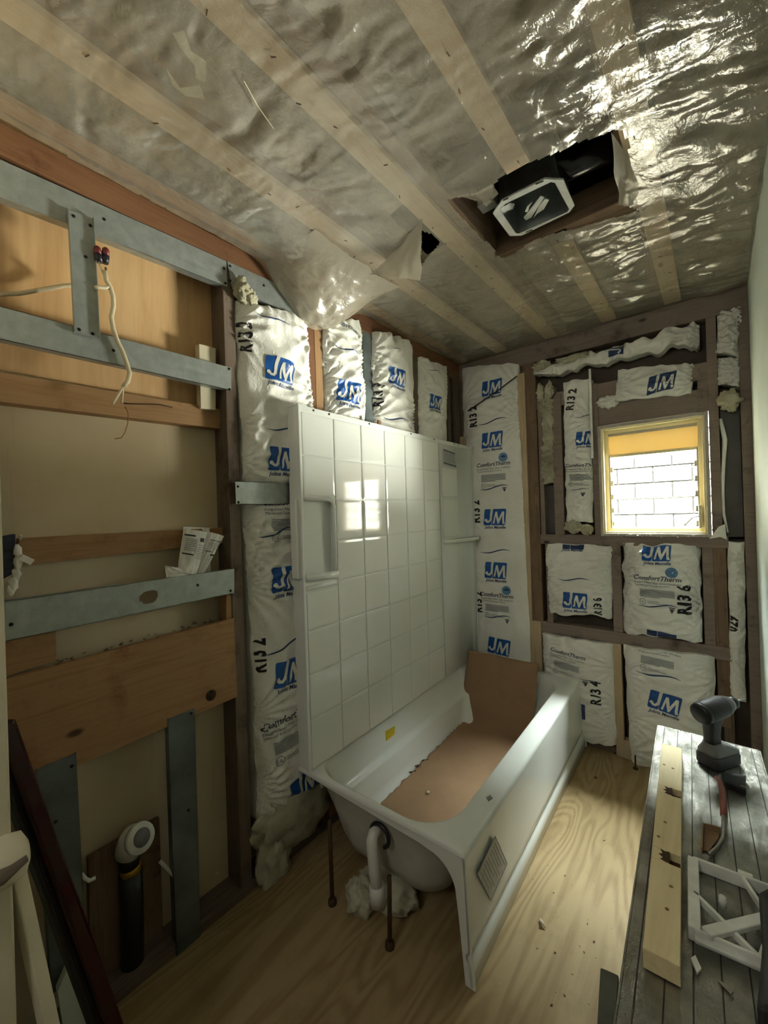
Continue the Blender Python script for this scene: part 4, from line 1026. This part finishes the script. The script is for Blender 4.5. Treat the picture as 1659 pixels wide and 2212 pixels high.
MB().tube([T(NU1 - .004, SW0 - .004, NZ0 + .0), T(NU1 - .004, SW0 - .006, NZ1 - .03), T(NU1 - .012, SW0 - .006, NZ1 - .01), T(NU1 - .03, SW0 - .005, NZ1), T(NU0, SW0 - .004, NZ1 + .002)], .009, 10).build('niche_trim', 'acrylic', sur, True)
MB().tube([T(NU0, SW0 - .004, NZ0 + .012), T(NU1 - .0, SW0 - .008, NZ0 + .006), T(NU1 + .006, SW0 - .004, NZ0 + .016)], [.016, .016, .012], 10).build('niche_ledge', 'acrylic', sur, True)
MB().tube([T(NU0, SW0 + .002, NZ0 - .03), T(NU1, SW0 + .002, NZ0 - .03)], .011, 10).build('niche_ledge', 'acrylic', sur, True)
tile_cache = {}
for i in range(6):
    for j in range(8):
        u0, u1, z1, z0 = cols[i], cols[i+1], rows[j], rows[j+1]
        if i == 0 and z0 < NZ1 + .02 and z1 > NZ0 - .06:
            if z1 > NZ1 + .06: z0 = NZ1 + .012
            elif z0 < NZ0 - .06: z1 = NZ0 - .045
            else: continue
            if z1 - z0 < .02: continue
        k = (round(u1 - u0, 3), round(z1 - z0, 3))
        c = T((u0+u1)/2, SW0, (z0+z1)/2) - Vector(sur.location)
        if k not in tile_cache:
            hu, hz = k[0]/2 - .0022, k[1]/2 - .0022
            mb = MB()
            lv = [(hu, hz, 0), (hu, hz, -.0025), (hu - .002, hz - .002, -.0042), (hu - .012, hz - .012, -.0050)]
            for a_, b_, d_ in lv: mb.v += [E1*(s1*a_) + Vector((0, 0, s2*b_)) + E2*d_ for s1, s2 in ((-1,-1),(1,-1),(1,1),(-1,1))]
            for q_ in range(3):
                for e_ in range(4): x_ = q_*4 + e_; y_ = q_*4 + (e_+1) % 4; mb.f.append((x_, y_, y_+4, x_+4))
            mb.f.append((12, 13, 14, 15))
            o = mb.build('tile', 'tile', None, False); tile_cache[k] = o
        else:
            o = tile_cache[k].copy(); COL.objects.link(o)
        o.parent = sur; o.location = c
# smooth far column : coved into the corner with a two step shelf panel
mb = MB(); cu0 = cols[6]; n_ = 14
prof_ = [(cu0 + .004, SW0 - .005), (TL_ - .20, SW0 - .005)] + [(TL_ - .20 + .13*math.sin(a), SW0 - .005 - .018*(1 - math.cos(a))) for a in [math.pi/2*k/10 for k in range(1, 11)]] + [(TL_ - .060, SW0 - .028), (TL_ - .030, SW0 - .030), (TL_ - .014, SW0 - .030)]
for u, w in prof_: mb.v += [T(u, w, SZ0 + .002), T(u, w, SZ1 - .022)]
for k in range(len(prof_)-1): mb.f.append((2*k, 2*k+2, 2*k+3, 2*k+1))
mb.build('corner_cove', 'acrylic', sur, True, solid=.004)
MB().box((TL_ - .016, SW0 - .034, SZ0 + .002), (TL_ - .008, SB, SZ1), T).build('end_return', 'acrylic', sur, bevel=.002)
for (z0, z1, u0, u1, dw) in ((1.50, 1.68, cu0 + .02, TL_ - .21, .008), (1.25, 1.482, cu0 + .02, TL_ - .22, .013)):
    MB().box((u0, SW0 - .005 - dw, z0), (u1, SW0 - .002, z1), T).build('shelf_panel', 'acrylic', sur, bevel=.003, seg=3)
mb = MB(); sh = [(cu0 + .02 + (TL_ - .03 - cu0 - .02)*k/16, SW0 - .005 - .075*math.sin(math.pi*min(1, k/16*.62 + .02))**.8) for k in range(17)]
pl_ = [T(u, w, 1.212) for u, w in sh] + [T(TL_ - .03, SW0 - .002, 1.212), T(cu0 + .02, SW0 - .002, 1.212)]
mb.prism(pl_, (0, 0, .022)).build('soap_shelf', 'acrylic', sur, bevel=.007, seg=3)
# returns, nailing flange and screws
MB().box((-.004, SW0 - .006, SZ0), (.010, SW0 + .004, SZ1 + .004), T).box((.0, SW0 + .004, SZ0), (.006, SW0 + .030, SZ1 + .004), T).box((.002, SW0 + .03, SZ0), (.008, SB, SZ1 + .004), T).build('near_return', 'acrylic', sur, bevel=.002)
MB().box((.0, SW0 + .0, SZ1 + .004), (.05, SB + .02, SZ1 + .010), T).build('near_return', 'acrylic', sur, bevel=.002)
MB().box((NU0 - .03, SW0 + .01, NZ0 + .01), (NU0 - .002, SW0 + .05, NZ1), T).build('niche_pocket', 'acrylic', sur, bevel=.006)
MB().box((.004, SW0 - .003, SZ1 - .018), (TL_ - .02, SW0 + .003, SZ1 + .004), T).build('nailing_flange', 'acrylic', sur, bevel=.001)
for u in (.08, .17, .44, .80, 1.05, 1.30, 1.36):
    MB().lathe(T(u, SW0 - .003, SZ1 - .006), -E2, [(0, .004), (.0025, .004), (.003, .002)], 8).build('screw', 'screw', sur, True)
MB().box((.52, SW0 + .004, SZ1 - .004), (.545, SW0 + .012, SZ1 + .028), T).build('shim', 'red_z', sur, bevel=.002)
def on_sur(u_, v_, w=SW0 - .0115):
    d = ray(u_, v_); o_ = Vector((0, 0, CAM_H)); p0 = T(0, w, 0); return o_ + d*((p0 - o_).dot(E2)/d.dot(E2))
lq = [on_sur(u, v) for u, v in ((958, 970), (982, 979), (985, 1009), (958, 1001))]
o = MB().prism(lq, -E2*.001).build('product_label', 'label', sur); o['label'] = 'grey printed label near the top corner'
for f0, f1, m_ in ((.0, .10, 'ink_dark'), (.90, 1.0, 'ink_dark')):
    MB().prism([lq[0].lerp(lq[3], f0) - E2*.0014, lq[1].lerp(lq[2], f0) - E2*.0014, lq[1].lerp(lq[2], f1) - E2*.0014, lq[0].lerp(lq[3], f1) - E2*.0014], -E2*.0004).build('label_band', m_, o)
for k in range(7):
    f = .2 + .09*k; a_, b_ = lq[0].lerp(lq[3], f), lq[1].lerp(lq[2], f)
    MB().bar(a_.lerp(b_, .1) - E2*.0016, a_.lerp(b_, .92 - .12*(k % 2)) - E2*.0016, .004, .0004, up=-E2).build('print_line', 'ink_grey', o)

# ================================================================== LEFT WALL FITTINGS
def P_(u, v, x=XL + .02): return on_x(u, v, x)
cab = empty('electrical_cable', P_(240, 600), 'cream electrical cable hanging over the upper channels with two wire nuts', 'cable')
MB().tube([P_(226, 585), P_(230, 607), P_(238, 620), P_(244, 640), P_(245, 662), P_(240, 685), P_(245, 712), P_(254, 738), P_(265, 760), P_(274, 785), P_(280, 806), P_(276, 824), P_(266, 836)], .0065, 10).build('sheath', 'cable', cab, True)
MB().tube([P_(268, 834), P_(258, 848), P_(250, 862), P_(243, 872)], .0038, 8).build('bare_end', 'cable', cab, True)
MB().tube([P_(266, 834), P_(265, 850), P_(263, 870)], .0032, 8).build('bare_end', 'cable', cab, True)
MB().tube([P_(270, 878), P_(277, 892), P_(276, 915), P_(270, 935), P_(262, 946), P_(248, 948)], .0016, 6).build('loose_strand', 'copper_wire', cab, True)
MB().tube([P_(238, 618), P_(232, 600), P_(228, 578)], .003, 8).build('conductor', 'copper_wire', cab, True)
MB().tube([P_(236, 612), P_(222, 590), P_(213, 566)], .0022, 8).build('conductor', 'cable', cab, True)
MB().tube([P_(238, 620), P_(228, 622), P_(214, 620), P_(205, 622)], .0055, 8).build('side_cable', 'cable', cab, True)
for (a0, a1) in (((214, 566), (209, 532)), ((226, 568), (229, 536))):
    q0, q1 = P_(*a0), P_(*a1)
    MB().tube([q0, q0.lerp(q1, .5)], [.010, .011], 12).build('wire_nut_skirt', 'nut_black', cab, True)
    MB().tube([q0.lerp(q1, .45), q0.lerp(q1, .9), q1], [.011, .009, .005], 12).build('wire_nut', 'nut_red', cab, True)
tag(MB().tube([P_(-30, 637, XL - .05), P_(40, 634, XL - .055), P_(90, 626, XL - .06), P_(140, 617, XL - .05), P_(170, 616, XL - .03)], .006, 8).build('branch_cable', 'cable', None, True), 'pale cable crossing the upper left bay behind the short upright', 'cable')
tag(MB().tube([P_(268, 872, XL - .04), P_(300, 873, XL - .042), P_(345, 874, XL - .041), P_(372, 880, XL - .042)], .0016, 6).build('split_wire', 'rod', None, True), 'thin dark wire lying along the upper blocking board', 'wire')
# crumpled leaflet standing on the slotted channel
lf = empty('folded_leaflet', P_(420, 1240, XL - .02), 'crumpled white printed leaflet standing on the slotted channel', 'paper')
zc = P_(430, 1236, XL - .03).z
def leaf(name, TLp, TRp, BRp, BLp, xo, bend, seed, mat='paper', n=10):
    q = [P_(u, v, XL + xo) for u, v in (TLp, TRp, BRp, BLp)]; G = np.zeros((n+1, n+1, 3))
    for j in range(n+1):
        for i in range(n+1):
            p = q[3].lerp(q[2], i/n).lerp(q[0].lerp(q[1], i/n), j/n)
            p = p + Vector((bend*math.sin(math.pi*i/n) + .006*noise.noise(Vector((i*.5, j*.4, seed))), 0, 0)); G[j, i] = p
    o = grid_mesh(name, G, mat, lf, smooth=False); m_ = o.modifiers.new('s', 'SOLIDIFY'); m_.thickness = .001
    return q, bend
leaf('back_fold', (396, 1137), (452, 1140), (455, 1240), (392, 1238), -.045, -.015, 2)
A_ = leaf('front_fold', (396, 1142), (448, 1150), (424, 1243), (383, 1233), -.02, .02, 4)
B_ = leaf('side_fold', (448, 1148), (484, 1158), (440, 1240), (424, 1243), -.022, .008, 6)
leaf('lower_fold', (356, 1222), (384, 1226), (424, 1243), (360, 1254), -.015, .012, 9)
def stripe(q, bend, s0, s1, t0, t1, mat='ink'):
    mb = MB(); n = 6
    for k in range(n+1):
        s = s0 + (s1 - s0)*k/n
        for t_ in (t0, t1): mb.v.append(q[0].lerp(q[1], s).lerp(q[3].lerp(q[2], s), t_) + Vector((bend*math.sin(math.pi*s) + .008, 0, 0)))
        if k: mb.f.append((2*k-2, 2*k, 2*k+1, 2*k-1))
    mb.build('print_line', mat, lf)
stripe(*A_, .03, .40, .12, .155); stripe(*A_, .03, .45, .56, .59); stripe(*A_, .62, .85, .16, .25, 'ink'); stripe(*B_, .1, .55, .42, .46, 'ink_grey'); stripe(*B_, .5, .95, .50, .54, 'ink'); stripe(*B_, .2, .95, .16, .19, 'ink_grey')
for k in range(7): stripe(*A_, .08, .50, .22 + .042*k, .235 + .042*k, 'ink_grey'); stripe(*A_, .60, .95, .32 + .05*k, .335 + .05*k, 'ink_grey')
for k in range(6): stripe(*B_, .15, .9, .24 + .028*k, .25 + .028*k, 'ink_grey')
# electrical box broken through the near wall end
eb = empty('outlet_box', on_x(20, 1200, XL - .01), 'dark blue outlet box with torn plaster round it', 'outlet box')
q = [on_x(u, v, XL - .005) for u, v in ((-6, 1160), (34, 1153), (31, 1238), (-6, 1258))]
MB().prism(q, (-.04, 0, 0)).build('box_shell', plain('dark_blue_plastic', S(44, 50, 72), .4), eb, bevel=.003)
for k in range(4): MB().bar(on_x(10 + k*1, 1172 + 19*k, XL - .002), on_x(30, 1170 + 19*k, XL - .002), .004, .006, (1, 0, 0)).build('box_rib', 'black', eb)
for k, (u, v, r_) in enumerate(((38, 1190, .016), (40, 1215, .02), (36, 1240, .018), (30, 1262, .02), (22, 1275, .016), (44, 1160, .008))):
    fluff('plaster_fragment', on_x(u, v, XL + .002), (.01, r_*.5, r_), eb, 40 + k, .5, mat='paper', sub=2)
MB().bar(on_x(44, 1203, XL + .01), on_x(70, 1215, XL + .012), .012, .016, (0, 0, 1)).build('plaster_fragment', 'paper', eb, bevel=.002)
# drain stub-out low in the wall
dr = empty('drain_stub', P_(285, 1990, XL - .05), 'white drain elbow on a dark pipe with a yellow band, low in the wall bay', 'pipe')
c0 = P_(288, 1812, XL - .01)
MB().tube([P_(275, 1845, XL - .045), P_(280, 1826, XL - .04), c0, c0 + Vector((.03, .01, .012))], [.034, .038, .040, .034], 20, caps=False).build('elbow', 'pvc', dr, True, solid=.010)
MB().lathe(c0 + Vector((.026, .008, .010)), Vector((.9, .2, .35)), [(-.01, .040), (.002, .042), (.012, .040)], 20).build('elbow_collar', 'pvc', dr, True)
MB().lathe(c0 + Vector((.029, .009, .012)), Vector((.9, .2, .35)), [(-.002, .024), (.0105, .025)], 20).build('elbow_mouth', 'tool_grey', dr, True)
MB().tube([P_(278, 1845, XL - .045), P_(280, 1866, XL - .05)], [.030, .030], 18).build('coupling', 'black', dr, True)
MB().tube([P_(281, 1862, XL - .05), P_(283, 1888, XL - .05)], [.029, .028], 18).build('yellow_band', 'brass', dr, True)
MB().tube([P_(282, 1884, XL - .05), P_(285, 1960, XL - .05), P_(288, 2150, XL - .05)], .032, 18).build('stack', 'black', dr, True)
tag(MB().tube([P_(176, 1888, XL - .01), P_(184, 1898, XL - .0), P_(193, 1903), P_(206, 1896)], .005, 8).build('supply_wire', 'pvc', None, True), 'short white bent tube right of the green-stained steel upright', 'pipe')
tag(MB().tube([P_(345, 1860, XL - .03), P_(365, 1880, XL - .02), P_(379, 1894, XL - .0)], .006, 8).build('supply_stub', 'pvc', None, True), 'dim white tube at the left of the second steel upright', 'pipe')
tag(box('plumbing_board', (XP + .004, .36, .0), (XP + .02, .56, .42), 'old_z', None), 'dark brown board behind the drain pipe', 'board')
# dark red pole leaning on the wall end
pole = empty('leaning_pole', on_x(240, 2212, -1.18), 'glossy dark red square pole leaning at the lower left edge', 'pole')
a_, b_ = on_x(8, 1560, -1.20), on_x(285, 2330, -1.12)
MB().bar(a_, b_, .032, .03, (1, .3, .3)).build('shaft', 'lever_red', pole, bevel=.008, seg=4)
MB().bar(a_.lerp(b_, .05) - Vector((.018, .018, .014)), b_ - Vector((.018, .018, .014)), .030, .03, (1, .3, .3)).build('rubber_edge', 'black', pole, bevel=.006, seg=3)
st_ = MB().bar(on_x(34, 1880, -1.05), on_x(130, 2330, -.98), .022, .03, (1, .3, .3)).build('white_strip', 'cream', bevel=.003); tag(st_, 'narrow cream wooden strip leaning left of the red pole', 'strip')
kb = MB(); kc = on_x(30, 1850, -.99)
kb.tube([kc + Vector((.0, -.10, .0)), kc + Vector((.0, -.01, .0)), kc + Vector((0, .012, 0)), kc + Vector((0, .02, 0))], [.042, .042, .036, .018], 20).build('wall_end_cap', 'cream', None, True, base=kc)
kb_o = COL.objects['wall_end_cap']; tag(kb_o, 'rounded cream moulding end with a chipped brown streak at the left edge', 'moulding')
MB().tube([kc + Vector((.036, -.10, .004)), kc + Vector((.036, -.02, .0)), kc + Vector((.030, .012, .006))], [.014, .015, .008], 8).build('chipped_streak', 'dark_y', kb_o, True)
gb = MB().prism([on_x(u, v, XL + .03) for u, v in ((150, 2060), (195, 2110), (205, 2212), (140, 2260), (120, 2130))], (.02, .0, 0)).build('plaster_slab', 'drywall'); tag(gb, 'broken pale plaster slab low behind the red pole', 'rubble')

# ================================================================== ALUMINIUM WORK PLATFORM AND TOOLS
DZ = .5
ben = empty('work_platform', (-.03, 1.4, 0), 'narrow dull aluminium work platform at the right edge', 'work platform')
c1, c2 = on_z(1422, 1567, DZ), on_z(1640, 1622, DZ)
dU = (on_z(1353, 2053, DZ) - c1).normalized(); dV = (c2 - c1).normalized(); LU, LV = 1.24, (c2 - c1).length
DN = dU.cross(dV); 
def D(a, b, z): return c1 + dU*a + dV*b + Vector((0, 0, z))
MB().box((0, 0, -.004), (LU, LV, 0), D).build('deck_plate', 'deck', ben, bevel=.001)
for k in range(7):                                        # raised ribs running along the deck
    b = LV*(k + .5)/7
    MB().box((.004, b - .0013, 0), (LU, b + .0013, .0012), D).build('rib', 'tool_black', ben, bevel=.001)
MB().box((0, -.004, -.05), (LU, .0, .001), D).build('side_rail', 'deck', ben, bevel=.001)
MB().box((0, LV, -.05), (LU, LV + .004, .001), D).build('side_rail', 'deck', ben, bevel=.001)
MB().box((-.004, 0, -.04), (0, LV, .001), D).build('end_rail', 'deck', ben, bevel=.001)
for (a0, a1) in ((.05, -.06), (LU - .16, LU - .02)):
    for b in (.02, LV - .02):
        MB().bar(D(a0, b, -.02), D(a1, b, -.5), .035, .022, dV).build('leg', 'steel', ben, bevel=.003)
        MB().bar(D(a1*.98 + a0*.02, b, -.47), D(a1, b, -.5), .045, .03, dV).build('foot_cap', 'olive', ben, bevel=.003)
tp = [on_z(u, v, .40) for u, v in ((1298, 2118), (1338, 2136), (1330, 2260), (1290, 2260))]
tag(MB().prism(tp, (0, 0, .03)).build('plastic_tray_edge', 'olive', bevel=.004), 'olive grey plastic edge beside the near end of the platform', 'tray')
def dk(u, v, h=0.0): return on_z(u, v, DZ + .0025 + h)
# square pine strip with two saw notches
lh = .040
fl_, fr_, nl_, nr_ = dk(1434, 1613, lh), dk(1468, 1608, lh), dk(1394, 2066, lh), dk(1462, 2068, lh)
ax = ((nl_ + nr_)/2 - (fl_ + fr_)/2); LL = ax.length; ax.normalize(); wv = Vector((0, 0, 1)).cross(ax)
if wv.dot(fr_ - fl_) < 0: wv = -wv
w_ = ((fr_ - fl_).length + (nr_ - nl_).length)/2*.97; o0 = (fl_ + fr_)/2
lum = empty('pine_strip', o0 - Vector((0, 0, lh)), 'short square pale pine strip with two saw notches, lying on the platform', 'lumber')
def Lp(s, x, z): return o0 + ax*s + wv*x + Vector((0, 0, z - lh))
notch = [(.455*LL, .475*LL), (.70*LL, .725*LL)]
notch = []
for (u0, v0), (u1, v1) in (((1462, 1706), (1462, 1722)), ((1460, 1846), (1462, 1872))):
    s0 = (dk(u0, v0, lh) - o0).dot(ax); s1 = (dk(u1, v1, lh) - o0).dot(ax); notch.append((s0, s1))
cuts = [0] + [s for n__ in notch for s in n__] + [LL]
mb = MB()
for k in range(0, len(cuts), 2): mb.box((cuts[k], -w_/2, 0), (cuts[k+1], w_/2, lh), Lp)
for s0, s1 in notch: mb.box((s0, -w_/2, 0), (s1, .1*w_, lh), Lp); mb.box((s0, .1*w_, 0), (s1, .45*w_, lh*.5), Lp)
mb.build('strip', 'lumber', lum, bevel=.0015)
for s0, s1 in notch: MB().box((s0 + .001, -.02*w_, lh*.5), (s1 - .001, .46*w_, lh*.52), Lp).build('notch_floor', 'rod', lum); MB().box((s0, .098*w_, lh*.5), (s1, .11*w_, lh*1.01), Lp).build('notch_wall', 'rod', lum)
for s0, s1 in notch: MB().prism([Lp(s0 + (s1 - s0)*f, -x*w_, lh + .0004) for f, x in ((0, -.1), (.1, .05), (.0, .22), (.35, .12), (.5, .26), (.7, .1), (.9, .2), (1, .02), (1, -.1))], (0, 0, .0003)).build('splintered_edge', 'rod', lum)
for f, x in ((.17, -.3), (.18, .1), (.33, 0), (.52, -.1), (.60, -.3), (.78, .2), (.86, .1)):
    MB().lathe(Lp(f*LL, x*w_, lh), (0, 0, 1), [(-.002, .004), (.0003, .004), (.0004, .001)], 10).build('knot', 'mid_y', lum, True)
# cordless drill standing on its battery
dc = dk(1552, 1648)
drill = empty('cordless_drill', dc, 'dark cordless drill standing on its battery at the far end of the platform', 'drill')
gx_ = Matrix.Rotation(math.radians(32), 3, 'Z') @ (dk(1600, 1650) - dk(1505, 1640)).normalized(); gy_ = Vector((0, 0, 1)).cross(gx_)
def G(x, y, z): return dc + gx_*x + gy_*y + Vector((0, 0, z))
def srect(hx, hy, r, z, ox=0, oy=0, n=5):
    return [G(ox + x, oy + y, z) for x, y in [(cx + r*math.cos(math.radians(a0 + 90*k/n)), cy + r*math.sin(math.radians(a0 + 90*k/n))) for cx, cy, a0 in ((hx-r, hy-r, 0), (-hx+r, hy-r, 90), (-hx+r, -hy+r, 180), (hx-r, -hy+r, 270)) for k in range(n+1)]]
def loft(loops):
    mb = MB(); n = len(loops[0])
    for l in loops: mb.v += l
    for k in range(len(loops)-1):
        for i in range(n): a = k*n + i; b = k*n + (i+1) % n; mb.f.append((a, b, b+n, a+n))
    mb.f.append(tuple(range(n))); mb.f.append(tuple((len(loops)-1)*n + i for i in range(n))); return mb
loft([srect(.058, .036, .014, 0), srect(.062, .039, .016, .006), srect(.062, .039, .016, .034), srect(.058, .036, .014, .040)]).build('battery', 'tool_black', drill, True)
loft([srect(.060, .035, .014, .040, .002), srect(.060, .035, .014, .052, .002), srect(.040, .026, .012, .068, -.012), srect(.027, .020, .012, .080, -.026)]).build('battery_shoe', 'tool_grey', drill, True)
loft([srect(.025, .019, .012, .074, -.026), srect(.024, .018, .012, .105, -.028), srect(.027, .020, .013, .14, -.026), srect(.036, .022, .014, .165, -.020), srect(.046, .024, .014, .178, -.014)]).build('handle', 'tool_black', drill, True)
MB().tube([G(-.082, 0, .184), G(-.077, 0, .185), G(-.055, 0, .188), G(.02, 0, .194), G(.042, 0, .195)], [.024, .033, .037, .036, .031], 22).build('motor_housing', 'tool_black', drill, True)
MB().tube([G(-.088, 0, .183), G(-.080, 0, .184), G(-.066, 0, .187)], [.026, .035, .0366], 22).build('end_cap', 'black', drill, True)
MB().tube([G(.036, 0, .195), G(.05, 0, .196), G(.062, 0, .196)], [.030, .028, .024], 20).build('clutch_ring', 'tool_grey', drill, True)
MB().tube([G(.06, 0, .196), G(.085, 0, .197), G(.098, 0, .198)], [.022, .02, .011], 18).build('chuck', 'black', drill, True)
MB().tube([G(.096, 0, .198), G(.145, 0, .200)], [.004, .003], 10).build('driver_bit', 'steel', drill, True)
MB().box((-.004, -.006, .125), (.012, .006, .160), G).build('trigger', 'black', drill, bevel=.004)
# pry bar, holster clip, bent plate
pb = empty('pry_bar', dk(1558, 1750), 'short pry bar with a worn red grip and hooked steel tip', 'pry bar')
MB().tube([dk(1546, 1678, .018), dk(1556, 1690, .014), dk(1561, 1712, .010), dk(1563, 1762, .010)], [.005, .007, .009, .008], 10).build('grip', 'handle_red', pb, True)
MB().tube([dk(1563, 1758, .010), dk(1563, 1790, .010), dk(1560, 1812, .010), dk(1550, 1830, .008), dk(1538, 1842, .006), dk(1530, 1844, .006)], [.005, .005, .005, .005, .006, .004], 10).build('hooked_shaft', 'steel', pb, True)
hc = MB().prism([dk(u, v) for u, v in ((1560, 1678), (1612, 1686), (1612, 1720), (1566, 1700))], (0, 0, .018)).build('bit_holder', 'black', bevel=.003); tag(hc, 'flat black bit holder lying in front of the drill', 'bit holder')
MB().bar(dk(1600, 1697, .019), dk(1614, 1702, .019), .004, .003).build('clip', 'steel', hc)
bp = MB().prism([dk(u, v) for u, v in ((1517, 1783), (1555, 1793), (1553, 1812), (1530, 1840), (1514, 1836))], (0, 0, .003))
bp.bar(dk(1519, 1784, .008), dk(1516, 1838, .008), .003, .016); bp.bar(dk(1519, 1784, .010), dk(1556, 1794, .010), .003, .018)
tag(bp.build('bent_plate', 'cardboard', bevel=.0008), 'small tan bent plate beside the hook of the pry bar', 'plate')
# white plastic frame with cross braces
fr = empty('mounting_bracket', dk(1570, 1960), 'white plastic square bracket with diagonal braces at the near right of the platform', 'bracket')
h1 = .028
q = [dk(1497, 1850, h1), dk(1700, 1925, h1), dk(1650, 2068, h1), dk(1500, 2004, h1)]
fc_ = sum(q, Vector())/4
def fbar(name, p, r_, w, h, dz=0): MB().bar(p - Vector((0, 0, h/2 - dz)), r_ - Vector((0, 0, h/2 - dz)), w, h).build(name, 'frame_white', fr, bevel=.002)
fbar('side_bar', q[0], q[3], .022, .03); fbar('side_bar', q[1], q[2], .018, .03); fbar('side_bar', q[0], q[1], .007, .03); fbar('side_bar', q[3], q[2], .007, .03)
fbar('lower_lip', q[3] - Vector((0, .006, .012)), q[2] - Vector((0, .006, .012)), .016, .006)
fbar('brace', q[0].lerp(q[3], .52), q[2].lerp(q[3], .06), .008, .016); fbar('brace', q[0].lerp(q[1], .55), q[1].lerp(q[2], .55), .008, .016)
fbar('brace', q[3].lerp(q[2], .18), q[1].lerp(q[2], .40), .022, .012, .004)
MB().lathe(q[0].lerp(q[2], .48) , (0, 0, 1), [(-.02, .007), (.004, .007), (.005, .004)], 12).build('screw_boss', 'frame_white', fr, True)
MB().prism([p + Vector((0, 0, .002)) for p in (q[0].lerp(q[1], .50), q[0].lerp(q[1], .66), q[0].lerp(q[1], .66) + Vector((0, .012, 0)), q[0].lerp(q[1], .50) + Vector((0, .012, 0)))], (0, 0, -.03)).build('tab', 'frame_white', fr, bevel=.001)
tg = MB().prism([dk(u, v) for u, v in ((1640, 1972), (1700, 1940), (1700, 2260), (1636, 2240), (1648, 2090))], (0, 0, .05)).build('tool_bag_corner', 'tool_black', bevel=.01, seg=3); tag(tg, 'dark grey tool casing at the lower right corner', 'tool')
tag(MB().prism([dk(u, v) for u, v in ((1492, 2075), (1502, 2068), (1516, 2098), (1506, 2108))], (0, 0, .006)).build('plaster_chip', 'frame_white', bevel=.001), 'white chip lying just below the plastic frame', 'chip')
tag(MB().prism([dk(u, v) for u, v in ((1551, 2122), (1556, 2120), (1585, 2146), (1580, 2152))], (0, 0, .003)).build('plaster_chip', 'steel', bevel=.0008), 'thin grey splinter on the near part of the platform', 'chip')

# ---- floor litter
def flitter(name, u, v, r_, label, seed, mat, sub=2): tag(fluff(name, on_z(u, v, r_[2]*.8), r_, None, seed, .4, mat=mat, sub=sub), label, 'chip')
tag(MB().tube([on_z(1166, 1985, .006), on_z(1171, 1993, .012), on_z(1178, 2004, .005)], [.003, .006, .002], 8).build('wood_shaving', 'cream', None, True), 'pale curled wood shaving on the plywood floor', 'shaving')
tag(MB().tube([on_z(1372, 1632, .10), on_z(1373, 1660, .01)], .004, 8).lathe(on_z(1373, 1661, 0), (0, 0, 1), [(0, .014), (.008, .012)], 8).build('floor_bolt', 'rod', None, True), 'rusty bolt standing by the foot of the pale pine stud', 'bolt')
stuff_bits('floor_crumbs', [(on_z(rnd.uniform(1080, 1330), rnd.uniform(1720, 2200), .002), rnd.uniform(.002, .005)) for _ in range(40)], 'rod', fl, 12, .4)
